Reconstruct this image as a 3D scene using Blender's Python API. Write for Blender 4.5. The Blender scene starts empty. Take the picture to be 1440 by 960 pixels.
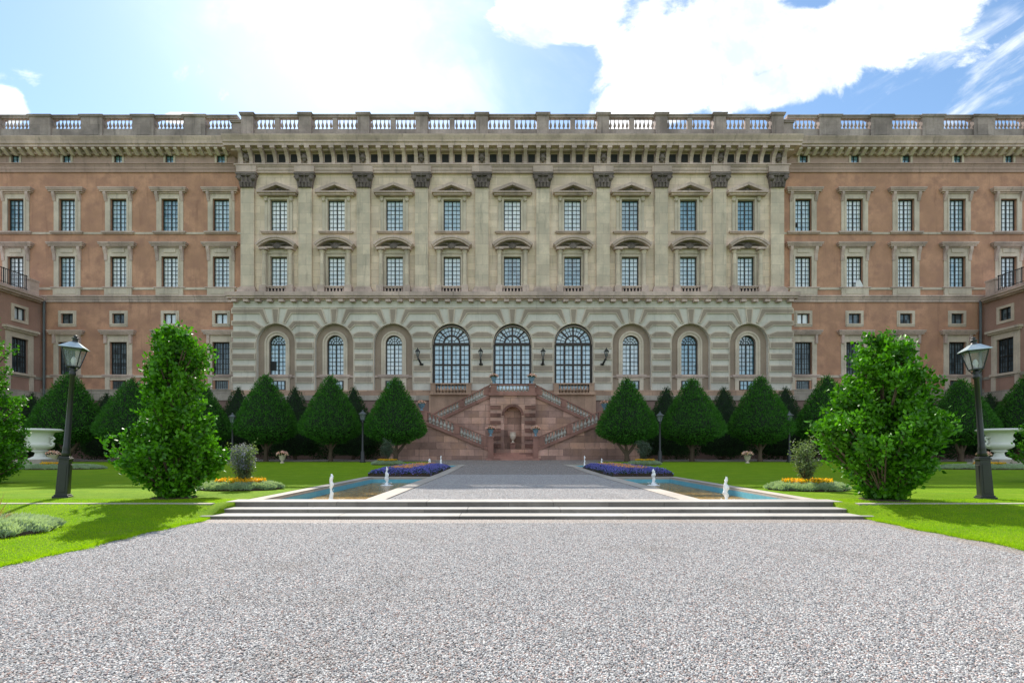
import bpy, math, random
import numpy as np
from mathutils import Vector, Matrix
R = math.radians
random.seed(7)
rng = np.random.default_rng(7)
scene = bpy.context.scene
C = scene.collection

# ------------------------------------------------------------------ camera, light, exposure
CAMX, CAMD, CAMZ, F = -0.53, 43.0, 1.0, 690.0          # camera stands 43 m in front of the pavilion face (y = 0)
cam = bpy.data.cameras.new('camera'); camo = bpy.data.objects.new('camera', cam); C.objects.link(camo)
camo.location = (CAMX, -CAMD, CAMZ); camo.rotation_euler = (R(90), 0, 0)
cam.sensor_width = 36; cam.lens = F/1440*36
cam.shift_x = 8/1440; cam.shift_y = 152/1440
cam.clip_start = 0.1; cam.clip_end = 3000
scene.camera = camo

SUN_EL, SUN_AZ = 43.2, -20.0                            # degrees, azimuth from +y towards +x
svec = Vector((math.sin(R(SUN_AZ))*math.cos(R(SUN_EL)), math.cos(R(SUN_AZ))*math.cos(R(SUN_EL)), math.sin(R(SUN_EL))))
sun = bpy.data.lights.new('sun', 'SUN'); suno = bpy.data.objects.new('sun', sun); C.objects.link(suno)
sun.energy = 5.0; sun.angle = R(0.5); sun.color = (1, 0.93, 0.83)
suno.rotation_euler = svec.to_track_quat('Z', 'Y').to_euler()
scene.view_settings.view_transform = 'Standard'
scene.view_settings.look = 'None'
scene.view_settings.exposure = 0.56
scene.view_settings.gamma = 1
scene.view_settings.use_curve_mapping = False
SKY = 0.115

class NT:
    """small node-graph helper"""
    def __init__(s, tree): s.t = tree; s.n = tree.nodes; s.l = tree.links
    def new(s, typ, **kw):
        nd = s.n.new(typ)
        for k, v in kw.items(): setattr(nd, k, v)
        return nd
    def put(s, sock, v):
        if hasattr(v, 'is_output') or isinstance(v, bpy.types.NodeSocket): s.l.new(v, sock)
        else: sock.default_value = v
    def m(s, op, a, b=0.0, c=None, clamp=False):
        nd = s.new('ShaderNodeMath', operation=op, use_clamp=clamp)
        s.put(nd.inputs[0], a); s.put(nd.inputs[1], b)
        if c is not None: s.put(nd.inputs[2], c)
        return nd.outputs[0]
    def mix(s, f, a, b, blend='MIX'):
        nd = s.new('ShaderNodeMix', data_type='RGBA', blend_type=blend)
        s.put(nd.inputs[0], f); s.put(nd.inputs[6], a); s.put(nd.inputs[7], b)
        return nd.outputs[2]
    def ramp(s, f, a, b, lo=0.0, hi=1.0):
        nd = s.new('ShaderNodeMapRange', clamp=True, interpolation_type='SMOOTHSTEP')
        s.put(nd.inputs[0], f); s.put(nd.inputs[1], a); s.put(nd.inputs[2], b); s.put(nd.inputs[3], lo); s.put(nd.inputs[4], hi)
        return nd.outputs[0]
    def noise(s, vec, scale, detail=4, rough=0.55, dist=0.0):
        nd = s.new('ShaderNodeTexNoise'); s.put(nd.inputs['Vector'], vec)
        nd.inputs['Scale'].default_value = scale; nd.inputs['Detail'].default_value = detail
        nd.inputs['Roughness'].default_value = rough; nd.inputs['Distortion'].default_value = dist
        return nd.outputs['Fac']
    def comb(s, x, y, z):
        nd = s.new('ShaderNodeCombineXYZ'); s.put(nd.inputs[0], x); s.put(nd.inputs[1], y); s.put(nd.inputs[2], z); return nd.outputs[0]
    def sep(s, v):
        nd = s.new('ShaderNodeSeparateXYZ'); s.put(nd.inputs[0], v); return nd.outputs
    def vmul(s, v, k):
        nd = s.new('ShaderNodeVectorMath', operation='MULTIPLY'); s.put(nd.inputs[0], v); nd.inputs[1].default_value = k; return nd.outputs[0]

# ------------------------------------------------------------------ sky with clouds
world = bpy.data.worlds.new('World'); scene.world = world; world.use_nodes = True
W = NT(world.node_tree); W.n.clear()
sky = W.new('ShaderNodeTexSky', sky_type='NISHITA'); sky.sun_disc = False
sky.sun_elevation = R(SUN_EL); sky.sun_rotation = R(SUN_AZ); sky.air_density = 1.1; sky.dust_density = 0.35; sky.ozone_density = 1.2
tc = W.new('ShaderNodeTexCoord'); dx, dy, dz = W.sep(tc.outputs['Generated'])
ady = W.m('MAXIMUM', W.m('ABSOLUTE', dy), 0.12)
u = W.m('DIVIDE', dx, ady); v = W.m('DIVIDE', dz, ady)
uv = W.comb(u, v, W.m('MULTIPLY', dy, 0.6))
nz = W.noise(uv, 4.6, 11, 0.62, 0.35)
nf = W.noise(uv, 9.0, 6, 0.6, 0.3)
def blob(px, py, rx, ry, ang):
    """soft ellipse in the direction plane, centre given as (azimuth tangent, elevation tangent)"""
    cu, cv = (px-712)/690, (632-py)/690
    ca, sa = math.cos(R(ang)), math.sin(R(ang))
    a = W.m('SUBTRACT', u, cu); b = W.m('SUBTRACT', v, cv)
    p = W.m('DIVIDE', W.m('ADD', W.m('MULTIPLY', a, ca), W.m('MULTIPLY', b, sa)), rx/690)
    q = W.m('DIVIDE', W.m('SUBTRACT', W.m('MULTIPLY', b, ca), W.m('MULTIPLY', a, sa)), ry/690)
    d = W.m('SQRT', W.m('ADD', W.m('MULTIPLY', p, p), W.m('MULTIPLY', q, q)))
    return W.ramp(d, 0.25, 1.35, 1.0, 0.0)
cum = None
for b_ in [(1010, 60, 250, 95, 14), (905, 140, 105, 50, 18), (1230, 25, 230, 75, 24), (790, 25, 110, 60, 0), (255, 166, 30, 9, 0), (10, 150, 35, 26, -25), (1100, 120, 120, 40, 15)]:
    k = blob(*b_); cum = k if cum is None else W.m('MAXIMUM', cum, k)
hole = W.m('MAXIMUM', blob(955, 103, 34, 16, 20), W.m('MAXIMUM', blob(1140, 4, 60, 14, 0), blob(800, 95, 55, 45, 60)))
cumv = W.m('SUBTRACT', W.m('ADD', W.m('MULTIPLY', cum, 0.95), W.m('MULTIPLY', W.m('SUBTRACT', nz, 0.5), 2.3)), W.m('MULTIPLY', hole, 0.42))
cumf = W.ramp(cumv, 0.30, 0.62)
# wispy cirrus: stretched noise
cx_ = W.m('ADD', W.m('MULTIPLY', u, 0.82), W.m('MULTIPLY', v, 0.57)); cy_ = W.m('SUBTRACT', W.m('MULTIPLY', v, 0.82), W.m('MULTIPLY', u, 0.57))
wv = W.noise(W.comb(W.m('MULTIPLY', cx_, 2.2), W.m('MULTIPLY', cy_, 9.0), 3.1), 1.6, 8, 0.62, 0.4)
wr = W.m('MULTIPLY', W.ramp(wv, 0.47, 0.72), W.m('MAXIMUM', blob(1400, 110, 260, 110, 25), blob(1330, 150, 200, 40, 20)))
cx2 = W.m('SUBTRACT', W.m('MULTIPLY', u, 0.82), W.m('MULTIPLY', v, 0.57)); cy2 = W.m('ADD', W.m('MULTIPLY', v, 0.82), W.m('MULTIPLY', u, 0.57))
wl = W.noise(W.comb(W.m('MULTIPLY', cx2, 2.0), W.m('MULTIPLY', cy2, 6.0), 7.7), 1.2, 7, 0.55, 0.5)
veil = W.m('MULTIPLY', W.ramp(wl, 0.32, 0.62), W.m('MAXIMUM', blob(480, 60, 330, 130, -28), blob(620, 80, 220, 130, 0)))
veil = W.m('MAXIMUM', W.m('MULTIPLY', veil, 0.42), W.m('MULTIPLY', wr, 0.75))
front = W.ramp(dy, 0.02, 0.25)
cf = W.m('MULTIPLY', W.m('MAXIMUM', cumf, veil), front)
back = W.m('MULTIPLY', W.m('SUBTRACT', 1.0, front), W.ramp(nz, 0.38, 0.6, 0.25, 0.9))  # unseen clouds behind the camera, thickened to brighten the facade
cloudfac = W.m('MAXIMUM', cf, back)
cloudcol = W.mix(W.ramp(W.m('ADD', W.m('MULTIPLY', nf, 0.5), W.m('MULTIPLY', nz, 0.5)), 0.40, 0.60), (5.3, 6.0, 6.6, 1), (8.6, 8.8, 9.0, 1))
skyc = W.mix(1.0, sky.outputs[0], (0.97, 1.10, 1.16, 1), 'MULTIPLY')
lp = W.mix(cloudfac, skyc, cloudcol)
bg = W.new('ShaderNodeBackground'); W.put(bg.inputs[0], lp); bg.inputs[1].default_value = SKY
wo = W.new('ShaderNodeOutputWorld'); W.l.new(bg.outputs[0], wo.inputs[0])

# ------------------------------------------------------------------ materials
def lin(r, g, b):
    f = lambda c: (c/255/12.92) if c/255 <= 0.04045 else ((c/255+0.055)/1.055)**2.4
    return (f(r), f(g), f(b), 1)
def newmat(name):
    m = bpy.data.materials.new(name); m.use_nodes = True
    t = NT(m.node_tree); b = t.n['Principled BSDF']
    pos = t.new('ShaderNodeNewGeometry').outputs['Position']
    return m, t, b, pos
def bump(t, b, h, strength, dist=0.02):
    nd = t.new('ShaderNodeBump'); nd.inputs['Strength'].default_value = strength; nd.inputs['Distance'].default_value = dist
    t.put(nd.inputs['Height'], h); t.l.new(nd.outputs[0], b.inputs['Normal'])
def mul(c, k): return (c[0]*k, c[1]*k, c[2]*k, 1)

def stone(name, col, var=0.22, joints=None, streak=0.25, dirt=(0.05, 0.045, 0.04, 1), dirtamt=0.25, rough=0.85, jcol=0.6, grain=18, tint=None, bumpk=0.35):
    m, t, b, pos = newmat(name)
    x, y, z = t.sep(pos)
    n1 = t.noise(pos, 0.55, 5, 0.6); n2 = t.noise(pos, 6.0, 5, 0.65); n3 = t.noise(pos, grain, 3, 0.6)
    c = t.mix(t.ramp(n1, 0.3, 0.7), mul(col, 1-var), mul(col, 1+var))
    if tint: c = t.mix(t.ramp(t.noise(t.vmul(pos, (1, 1, 1)), 0.9, 4, 0.6), 0.42, 0.68), c, tint)
    c = t.mix(t.m('MULTIPLY', t.ramp(n2, 0.35, 0.75), 0.35), c, mul(col, 1-1.4*var))
    sv = t.noise(t.comb(t.m('MULTIPLY', x, 1.6), t.m('MULTIPLY', y, 1.6), t.m('MULTIPLY', z, 0.16)), 1.5, 6, 0.65)
    c = t.mix(t.m('MULTIPLY', t.ramp(sv, 0.52, 0.78), streak), c, dirt)
    c = t.mix(t.m('MULTIPLY', t.ramp(t.noise(pos, 2.2, 7, 0.7), 0.55, 0.8), dirtamt), c, dirt)
    hgt = t.m('MULTIPLY', n3, 1.0)
    if joints:
        w, h, size, cv = joints
        br = t.new('ShaderNodeTexBrick'); br.offset = 0.5
        t.put(br.inputs['Vector'], t.comb(t.m('ADD', x, y), z, 0))
        br.inputs['Scale'].default_value = 1; br.inputs['Mortar Size'].default_value = size
        br.inputs['Brick Width'].default_value = w; br.inputs['Row Height'].default_value = h; br.inputs['Mortar Smooth'].default_value = 0.2
        br.inputs['Color1'].default_value = (1-cv, 1-cv, 1-cv, 1); br.inputs['Color2'].default_value = (1+cv, 1+cv*0.95, 1+cv*0.85, 1); br.inputs['Mortar'].default_value = (jcol, jcol, jcol, 1)
        c = t.mix(1.0, c, br.outputs['Color'], 'MULTIPLY')
    t.put(b.inputs['Base Color'], c); b.inputs['Roughness'].default_value = rough
    b.inputs['Specular IOR Level'].default_value = 0.25
    bump(t, b, hgt, bumpk, 0.01)
    return m

M = {}
M['cream'] = stone('cream_stone', lin(228, 206, 186), 0.14, (1.3, 0.62, 0.010, 0.10), 0.42, tint=lin(214, 194, 170))
M['pilaster'] = stone('pilaster_stone', lin(216, 198, 178), 0.15, (1.4, 0.9, 0.010, 0.10), 0.45, tint=lin(198, 184, 166))
M['trim'] = stone('trim_stone', lin(206, 191, 174), 0.18, None, 0.4)
M['trimgrey'] = stone('weathered_trim', lin(198, 176, 166), 0.24, (2.2, 3, 0.006, 0.12), 0.5, dirtamt=0.4)
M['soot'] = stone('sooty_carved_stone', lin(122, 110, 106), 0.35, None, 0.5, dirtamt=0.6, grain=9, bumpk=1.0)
M['parapet'] = stone('parapet_stone', lin(166, 150, 144), 0.32, (1.8, 3, 0.008, 0.15), 0.6, dirtamt=0.5)
M['plaster'] = stone('orange_plaster', lin(194, 148, 122), 0.18, None, 0.42, dirt=lin(120, 84, 72), dirtamt=0.3, tint=lin(172, 130, 110), grain=5)
M['wingplaster'] = stone('pink_plaster', lin(168, 134, 120), 0.12, None, 0.25, dirt=lin(110, 84, 74), dirtamt=0.3, grain=5)
M['friezeplaster'] = stone('grey_plaster', lin(180, 152, 140), 0.15, None, 0.4, dirtamt=0.35)
M['pale'] = stone('pale_stone', lin(208, 202, 192), 0.10, (3.0, 2.0, 0.006, 0.05), 0.25, dirtamt=0.22)
M['taupe'] = stone('taupe_stone', lin(160, 145, 131), 0.15, None, 0.3)
M['niche'] = stone('taupe_plaster', lin(162, 143, 128), 0.12, None, 0.25)
M['mauve'] = stone('mauve_plaster', lin(140, 116, 106), 0.14, None, 0.35, grain=6)
M['plinth'] = stone('plinth_stone', lin(170, 160, 148), 0.2, (1.5, 0.75, 0.015, 0.14), 0.4, dirtamt=0.3)
M['pinkband'] = stone('pink_band_stone', lin(178, 148, 128), 0.2, (1.2, 2, 0.015, 0.2), 0.4, dirtamt=0.3)
M['red'] = stone('red_sandstone', lin(176, 142, 130), 0.26, (1.15, 0.52, 0.015, 0.40), 0.45, dirtamt=0.4, tint=lin(186, 148, 128), jcol=0.5)
M['redtrim'] = stone('red_trim_stone', lin(160, 120, 108), 0.25, (1.5, 3, 0.01, 0.2), 0.4, dirtamt=0.45)
M['reddark'] = stone('dark_sandstone', lin(128, 94, 84), 0.3, (1.3, 0.45, 0.015, 0.3), 0.5, dirtamt=0.5)
M['baluster'] = stone('baluster_stone', lin(176, 172, 164), 0.2, None, 0.3)
M['copper'] = stone('green_copper', lin(104, 150, 134), 0.3, None, 0.5, dirt=lin(70, 80, 72), dirtamt=0.5)
M['urn'] = stone('white_marble', lin(222, 222, 214), 0.08, None, 0.25, dirt=lin(120, 120, 112), dirtamt=0.25)
M['step'] = stone('step_granite', lin(178, 174, 168), 0.16, None, 0.1, dirtamt=0.3, grain=60)
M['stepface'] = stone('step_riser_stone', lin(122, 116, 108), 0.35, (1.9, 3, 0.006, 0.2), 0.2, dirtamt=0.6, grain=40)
M['coping'] = stone('coping_granite', lin(178, 170, 160), 0.13, (9, 1.2, 0.01, 0.06), 0.1, dirtamt=0.3, grain=60)

def plain(name, col, rough=0.5, metal=0.0, spec=0.5, var=0.15):
    m, t, b, pos = newmat(name)
    n = t.noise(pos, 7.0, 4)
    t.put(b.inputs['Base Color'], t.mix(n, mul(col, 1-var), mul(col, 1+var)))
    b.inputs['Roughness'].default_value = rough; b.inputs['Metallic'].default_value = metal; b.inputs['Specular IOR Level'].default_value = spec
    return m
M['frame'] = plain('dark_window_paint', lin(40, 42, 42), 0.5)
M['doorframe'] = plain('dark_brown_paint', lin(48, 38, 34), 0.55)
M['iron'] = plain('black_iron_paint', lin(40, 42, 44), 0.42)
M['irongrey'] = plain('grey_lead_paint', lin(92, 98, 100), 0.35, 0.3)
M['dark'] = plain('dark_interior_and_shade', lin(34, 34, 34), 0.8)
M['curtain'] = plain('white_linen', (0.75, 0.75, 0.75, 1), 0.9)
M['roofmetal'] = plain('pale_zinc_sheet', lin(176, 190, 196), 0.3, 0.55)
M['bluepaint'] = plain('pool_blue_paint', lin(104, 178, 200), 0.5, var=0.2)
M['potblue'] = plain('blue_grey_ceramic', lin(118, 150, 168), 0.4, var=0.3)
M['soil'] = plain('dark_soil', lin(66, 52, 42), 0.95, var=0.5)
M['bark'] = stone('bark', lin(94, 80, 66), 0.35, None, 0.5, grain=30, bumpk=1.0)

def panemat(name, c1, c2, rough=0.06, ior=2.2):
    m, t, b, pos = newmat(name)
    x, y, z = t.sep(pos)
    cell = t.new('ShaderNodeTexWhiteNoise', noise_dimensions='3D')
    t.put(cell.inputs[0], t.comb(t.m('FLOOR', t.m('MULTIPLY', x, 2.7)), t.m('FLOOR', t.m('MULTIPLY', z, 2.6)), t.m('FLOOR', t.m('MULTIPLY', y, 2.7))))
    f = t.m('ADD', t.m('MULTIPLY', cell.outputs[0], 0.55), t.m('MULTIPLY', t.noise(pos, 0.9, 3), 0.45))
    c = t.mix(f, c1, c2)
    t.put(b.inputs['Base Color'], c)
    b.inputs['Roughness'].default_value = rough; b.inputs['IOR'].default_value = ior
    nb = t.noise(pos, 1.6, 2); bump(t, b, nb, 0.12, 0.05)
    return m
M['panebright'] = panemat('curtained_glass_white', lin(196, 212, 222), lin(248, 251, 253))
M['panemid'] = panemat('curtained_glass_sky_reflection', lin(140, 176, 198), lin(214, 232, 242))  # curtain white with the sky's blue reflection mixed into the colour
M['paneblue'] = panemat('sky_reflection_glass', lin(66, 112, 138), lin(158, 198, 218))  # blue reflection of the sky painted as the pane colour
M['panedark'] = panemat('dark_glass', lin(20, 26, 30), lin(120, 136, 146), 0.06, 1.7)
m, t, b, pos = newmat('lantern_glass'); M['lampglass'] = m
b.inputs['Base Color'].default_value = (0.35, 0.4, 0.42, 1); b.inputs['Roughness'].default_value = 0.05; b.inputs['Alpha'].default_value = 0.28

def leafmat(name, c1, c2, trans=0.35, rough=0.45, spec=0.5, scale=3.0):
    m, t, b, pos = newmat(name)
    oi = t.new('ShaderNodeNewGeometry').outputs['Random Per Island']
    f = t.m('ADD', t.m('MULTIPLY', oi, 0.65), t.m('MULTIPLY', t.ramp(t.noise(pos, scale, 3), 0.35, 0.65), 0.35))
    c = t.mix(f, c1, c2)
    t.put(b.inputs['Base Color'], c); b.inputs['Roughness'].default_value = rough; b.inputs['Specular IOR Level'].default_value = spec
    tr = t.new('ShaderNodeBsdfTranslucent'); t.put(tr.inputs[0], t.mix(1.0, c, (1.5, 1.7, 0.5, 1), 'MULTIPLY'))
    mx = t.new('ShaderNodeMixShader'); mx.inputs[0].default_value = trans
    t.l.new(b.outputs[0], mx.inputs[1]); t.l.new(tr.outputs[0], mx.inputs[2])
    t.l.new(mx.outputs[0], t.n['Material Output'].inputs[0])
    return m
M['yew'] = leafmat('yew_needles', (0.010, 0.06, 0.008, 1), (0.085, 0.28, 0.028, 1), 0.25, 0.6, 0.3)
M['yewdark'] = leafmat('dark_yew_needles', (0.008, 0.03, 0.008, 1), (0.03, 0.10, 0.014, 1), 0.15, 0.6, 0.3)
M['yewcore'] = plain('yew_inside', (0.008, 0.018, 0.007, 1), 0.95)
M['leaf'] = leafmat('broad_leaves', (0.012, 0.075, 0.004, 1), (0.12, 0.35, 0.010, 1), 0.26, 0.42, 0.35)
M['oliveleaf'] = leafmat('olive_leaves', (0.09, 0.13, 0.07, 1), (0.18, 0.24, 0.12, 1), 0.3, 0.5)
M['greyleaf'] = leafmat('grey_green_leaves', (0.05, 0.075, 0.055, 1), (0.10, 0.14, 0.10, 1), 0.2, 0.5)
M['lilacleaf'] = leafmat('lilac_flowers', (0.13, 0.13, 0.26, 1), (0.28, 0.28, 0.44, 1), 0.3, 0.6)
M['silver'] = leafmat('silver_foliage', (0.25, 0.33, 0.24, 1), (0.50, 0.58, 0.46, 1), 0.25, 0.8, 0.2)
M['yellow'] = leafmat('yellow_petals', (0.70, 0.32, 0.01, 1), (0.90, 0.60, 0.03, 1), 0.3, 0.6)
M['orange'] = leafmat('orange_petals', (0.75, 0.28, 0.10, 1), (0.9, 0.50, 0.25, 1), 0.3, 0.6)
M['violet'] = leafmat('violet_petals', (0.10, 0.10, 0.55, 1), (0.28, 0.26, 0.80, 1), 0.3, 0.6)
M['pink'] = leafmat('pink_petals', (0.75, 0.35, 0.32, 1), (0.9, 0.7, 0.66, 1), 0.3, 0.6)
M['redleaf'] = leafmat('red_spiky_leaves', (0.20, 0.05, 0.03, 1), (0.40, 0.16, 0.10, 1), 0.3, 0.5)
M['blade'] = leafmat('grass_blades', (0.13, 0.29, 0.006, 1), (0.38, 0.52, 0.010, 1), 0.4, 0.6, 0.2, 0.8)

def lawnmat():
    m, t, b, pos = newmat('mown_grass')
    x, y, z = t.sep(pos)
    f = t.noise(pos, 90, 4, 0.7); g = t.noise(pos, 1.1, 4); h = t.noise(t.comb(t.m('MULTIPLY', x, 0.25), y, 0), 2.4, 5, 0.6)
    c = t.mix(t.ramp(f, 0.3, 0.7), (0.07, 0.20, 0.005, 1), (0.29, 0.42, 0.012, 1))
    c = t.mix(t.m('MULTIPLY', t.ramp(g, 0.4, 0.7), 0.25), c, (0.36, 0.50, 0.02, 1))
    c = t.mix(t.m('MULTIPLY', t.ramp(h, 0.45, 0.7), 0.35), c, (0.09, 0.30, 0.006, 1))
    c = t.mix(t.m('MULTIPLY', t.ramp(t.noise(pos, 0.9, 8, 0.75), 0.56, 0.72), 0.45), c, (0.34, 0.36, 0.10, 1))
    c = t.mix(t.m('MULTIPLY', t.ramp(t.noise(pos, 3.0, 6, 0.7), 0.5, 0.7), 0.4), c, (0.06, 0.20, 0.004, 1))
    t.put(b.inputs['Base Color'], c); b.inputs['Roughness'].default_value = 0.85; b.inputs['Specular IOR Level'].default_value = 0.1
    bump(t, b, f, 1.0, 0.03)
    return m
M['lawn'] = lawnmat()
def gravelmat(name, scale, k=1.0):
    m, t, b, pos = newmat(name)
    vo = t.new('ShaderNodeTexVoronoi'); t.put(vo.inputs['Vector'], pos); vo.inputs['Scale'].default_value = scale; vo.inputs['Randomness'].default_value = 1
    r, g, bl = t.sep(vo.outputs['Color'])
    c = t.mix(t.ramp(r, 0.1, 0.95), mul(lin(112, 108, 103), k), mul(lin(206, 201, 194), k))
    c = t.mix(t.m('MULTIPLY', t.ramp(g, 0.72, 0.8), 0.55), c, mul(lin(190, 140, 122), k))
    c = t.mix(t.m('MULTIPLY', t.ramp(bl, 0.8, 0.9), 0.6), c, mul(lin(96, 100, 108), k))
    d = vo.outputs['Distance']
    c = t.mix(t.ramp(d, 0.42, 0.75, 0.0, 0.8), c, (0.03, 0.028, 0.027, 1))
    c = t.mix(t.m('MULTIPLY', t.ramp(t.noise(pos, 0.8, 5, 0.6), 0.45, 0.7), 0.22), c, lin(140, 132, 124))
    t.put(b.inputs['Base Color'], c); b.inputs['Roughness'].default_value = 0.75
    bump(t, b, t.m('SUBTRACT', 1.0, d), 1.0, 0.6/scale)
    return m
M['gravel'] = gravelmat('gravel', 90)
M['gravelfine'] = gravelmat('fine_gravel', 45)
m, t, b, pos = newmat('pebble_stone'); M['pebble'] = m
oi = t.new('ShaderNodeNewGeometry').outputs['Random Per Island']
wn = t.new('ShaderNodeTexWhiteNoise', noise_dimensions='1D'); t.put(wn.inputs['W'], t.m('MULTIPLY', oi, 91.7))
wr_, wg_, wb_ = t.sep(wn.outputs['Color'])
c = t.mix(t.ramp(wr_, 0.0, 1.0), lin(108, 107, 107), lin(203, 202, 200))
c = t.mix(t.m('MULTIPLY', t.ramp(wg_, 0.8, 0.86), 0.5), c, lin(180, 136, 118))
c = t.mix(t.m('MULTIPLY', t.ramp(wb_, 0.8, 0.88), 0.65), c, lin(104, 108, 118))
c = t.mix(t.m('MULTIPLY', t.ramp(t.noise(pos, 0.9, 6, 0.7), 0.5, 0.72), 0.35), c, lin(132, 124, 116))
t.put(b.inputs['Base Color'], c); b.inputs['Roughness'].default_value = 0.7
m, t, b, pos = newmat('pool_water'); M['water'] = m
n1 = t.noise(pos, 9, 4, 0.6, 0.5)
t.put(b.inputs['Base Color'], t.mix(t.ramp(n1, 0.4, 0.65), lin(132, 98, 40), lin(190, 154, 84)))
b.inputs['Roughness'].default_value = 0.08; b.inputs['IOR'].default_value = 1.13
bump(t, b, t.noise(pos, 16, 4, 0.6, 0.8), 0.6, 0.03)
m, t, b, pos = newmat('white_foam'); M['foam'] = m
b.inputs['Base Color'].default_value = (0.92, 0.95, 0.97, 1); b.inputs['Roughness'].default_value = 0.3; b.inputs['Subsurface Weight'].default_value = 0.3
b.inputs['Subsurface Radius'].default_value = (0.1, 0.1, 0.1)
m, t, b, pos = newmat('ground_earth'); M['earth'] = m
t.put(b.inputs['Base Color'], t.mix(t.noise(pos, 0.4, 5), (0.06, 0.09, 0.03, 1), (0.10, 0.13, 0.04, 1))); b.inputs['Roughness'].default_value = 0.95

# ------------------------------------------------------------------ mesh helpers
class MB:
    def __init__(s): s.v = []; s.f = []; s.mi = []
    def quad(s, a, b, c, d, mi=0):
        n = len(s.v); s.v += [a, b, c, d]; s.f.append((n, n+1, n+2, n+3)); s.mi.append(mi)
    def box(s, x0, x1, y0, y1, z0, z1, mi=0):
        n = len(s.v)
        s.v += [(x0,y0,z0),(x1,y0,z0),(x1,y1,z0),(x0,y1,z0),(x0,y0,z1),(x1,y0,z1),(x1,y1,z1),(x0,y1,z1)]
        for q in ((0,3,2,1),(4,5,6,7),(0,1,5,4),(1,2,6,5),(2,3,7,6),(3,0,4,7)):
            s.f.append(tuple(n+i for i in q)); s.mi.append(mi)
    def prism(s, poly, y0, y1, mi=0, mif=None):
        """polygon in x,z (counter-clockwise seen from -y) extruded from y0 (front) to y1"""
        n = len(s.v); k = len(poly)
        s.v += [(x, y0, z) for x, z in poly] + [(x, y1, z) for x, z in poly]
        s.f.append(tuple(range(n, n+k))); s.mi.append(mi if mif is None else mif)
        s.f.append(tuple(reversed(range(n+k, n+2*k)))); s.mi.append(mi)
        for i in range(k):
            j = (i+1) % k
            s.f.append((n+j, n+i, n+k+i, n+k+j)); s.mi.append(mi)
    def prismx(s, poly, x0, x1, mi=0):
        """polygon in y,z extruded along x"""
        n = len(s.v); k = len(poly)
        s.v += [(x0, y, z) for y, z in poly] + [(x1, y, z) for y, z in poly]
        s.f.append(tuple(reversed(range(n, n+k)))); s.f.append(tuple(range(n+k, n+2*k))); s.mi += [mi, mi]
        for i in range(k):
            j = (i+1) % k
            s.f.append((n+i, n+j, n+k+j, n+k+i)); s.mi.append(mi)
    def lathe(s, cx, cy, z0, prof, seg=10, mi=0, sq=False, sx=1, sy=1):
        n = len(s.v); k = len(prof)
        for r, z in prof:
            for i in range(seg):
                a = 2*math.pi*(i+0.5)/seg
                s.v.append((cx+r*math.cos(a)*sx, cy+r*math.sin(a)*sy, z0+z))
        for j in range(k-1):
            for i in range(seg):
                i2 = (i+1) % seg
                s.f.append((n+j*seg+i, n+j*seg+i2, n+(j+1)*seg+i2, n+(j+1)*seg+i)); s.mi.append(mi)
        s.f.append(tuple(reversed([n+i for i in range(seg)]))); s.mi.append(mi)
        s.f.append(tuple([n+(k-1)*seg+i for i in range(seg)])); s.mi.append(mi)
    def tube(s, pts, rad, seg=6, mi=0):
        n0 = len(s.v); pts = [Vector(p) for p in pts]
        rads = rad if isinstance(rad, (list, tuple)) else [rad]*len(pts)
        for i, p in enumerate(pts):
            d = (pts[min(i+1, len(pts)-1)] - pts[max(i-1, 0)]).normalized()
            a = d.cross(Vector((0, 1, 0.01)));
            if a.length < 0.1: a = d.cross(Vector((1, 0, 0)))
            a.normalize(); b = d.cross(a)
            for k in range(seg):
                t_ = 2*math.pi*k/seg
                q = p + (a*math.cos(t_) + b*math.sin(t_))*rads[i]; s.v.append(tuple(q))
        for i in range(len(pts)-1):
            for k in range(seg):
                k2 = (k+1) % seg
                s.f.append((n0+i*seg+k, n0+i*seg+k2, n0+(i+1)*seg+k2, n0+(i+1)*seg+k)); s.mi.append(mi)
        s.f.append(tuple(n0+k for k in range(seg))); s.mi.append(mi)
        s.f.append(tuple(n0+(len(pts)-1)*seg+k for k in range(seg))); s.mi.append(mi)
    def build(s, name, mats, parent=None, smooth=False, bevel=0):
        me = bpy.data.meshes.new(name)
        me.from_pydata(s.v, [], s.f)
        if not isinstance(mats, (list, tuple)): mats = [mats]
        for m_ in mats: me.materials.append(m_)
        if len(mats) > 1: me.polygons.foreach_set('material_index', s.mi)
        if smooth: me.polygons.foreach_set('use_smooth', [True]*len(s.f))
        me.update()
        o = bpy.data.objects.new(name, me); C.objects.link(o)
        if parent: o.parent = parent
        if bevel:
            bv = o.modifiers.new('bevel', 'BEVEL'); bv.width = bevel; bv.segments = 2; bv.limit_method = 'ANGLE'
        return o
def npmesh(name, verts, faces_flat, nper, mat, parent=None, smooth=False):
    """big meshes from numpy arrays; every face has nper corners"""
    me = bpy.data.meshes.new(name)
    me.vertices.add(len(verts)); me.vertices.foreach_set('co', np.asarray(verts, dtype=np.float32).ravel())
    nf = len(faces_flat)//nper
    me.loops.add(len(faces_flat)); me.loops.foreach_set('vertex_index', np.asarray(faces_flat, dtype=np.int32))
    me.polygons.add(nf); me.polygons.foreach_set('loop_start', np.arange(0, nf*nper, nper, dtype=np.int32))
    me.polygons.foreach_set('loop_total', np.full(nf, nper, dtype=np.int32))
    me.materials.append(mat); me.update(calc_edges=True)
    o = bpy.data.objects.new(name, me); C.objects.link(o)
    if parent: o.parent = parent
    return o
def thing(name, label, cat, loc=(0, 0, 0), group=None, rotz=0):
    o = bpy.data.objects.new(name, None); C.objects.link(o)
    o.location = loc; o.rotation_euler = (0, 0, rotz); o['label'] = label; o['category'] = cat
    if group: o['group'] = group
    return o
def tag(o, label, cat, group=None):
    o['label'] = label; o['category'] = cat
    if group: o['group'] = group
    return o
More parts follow.
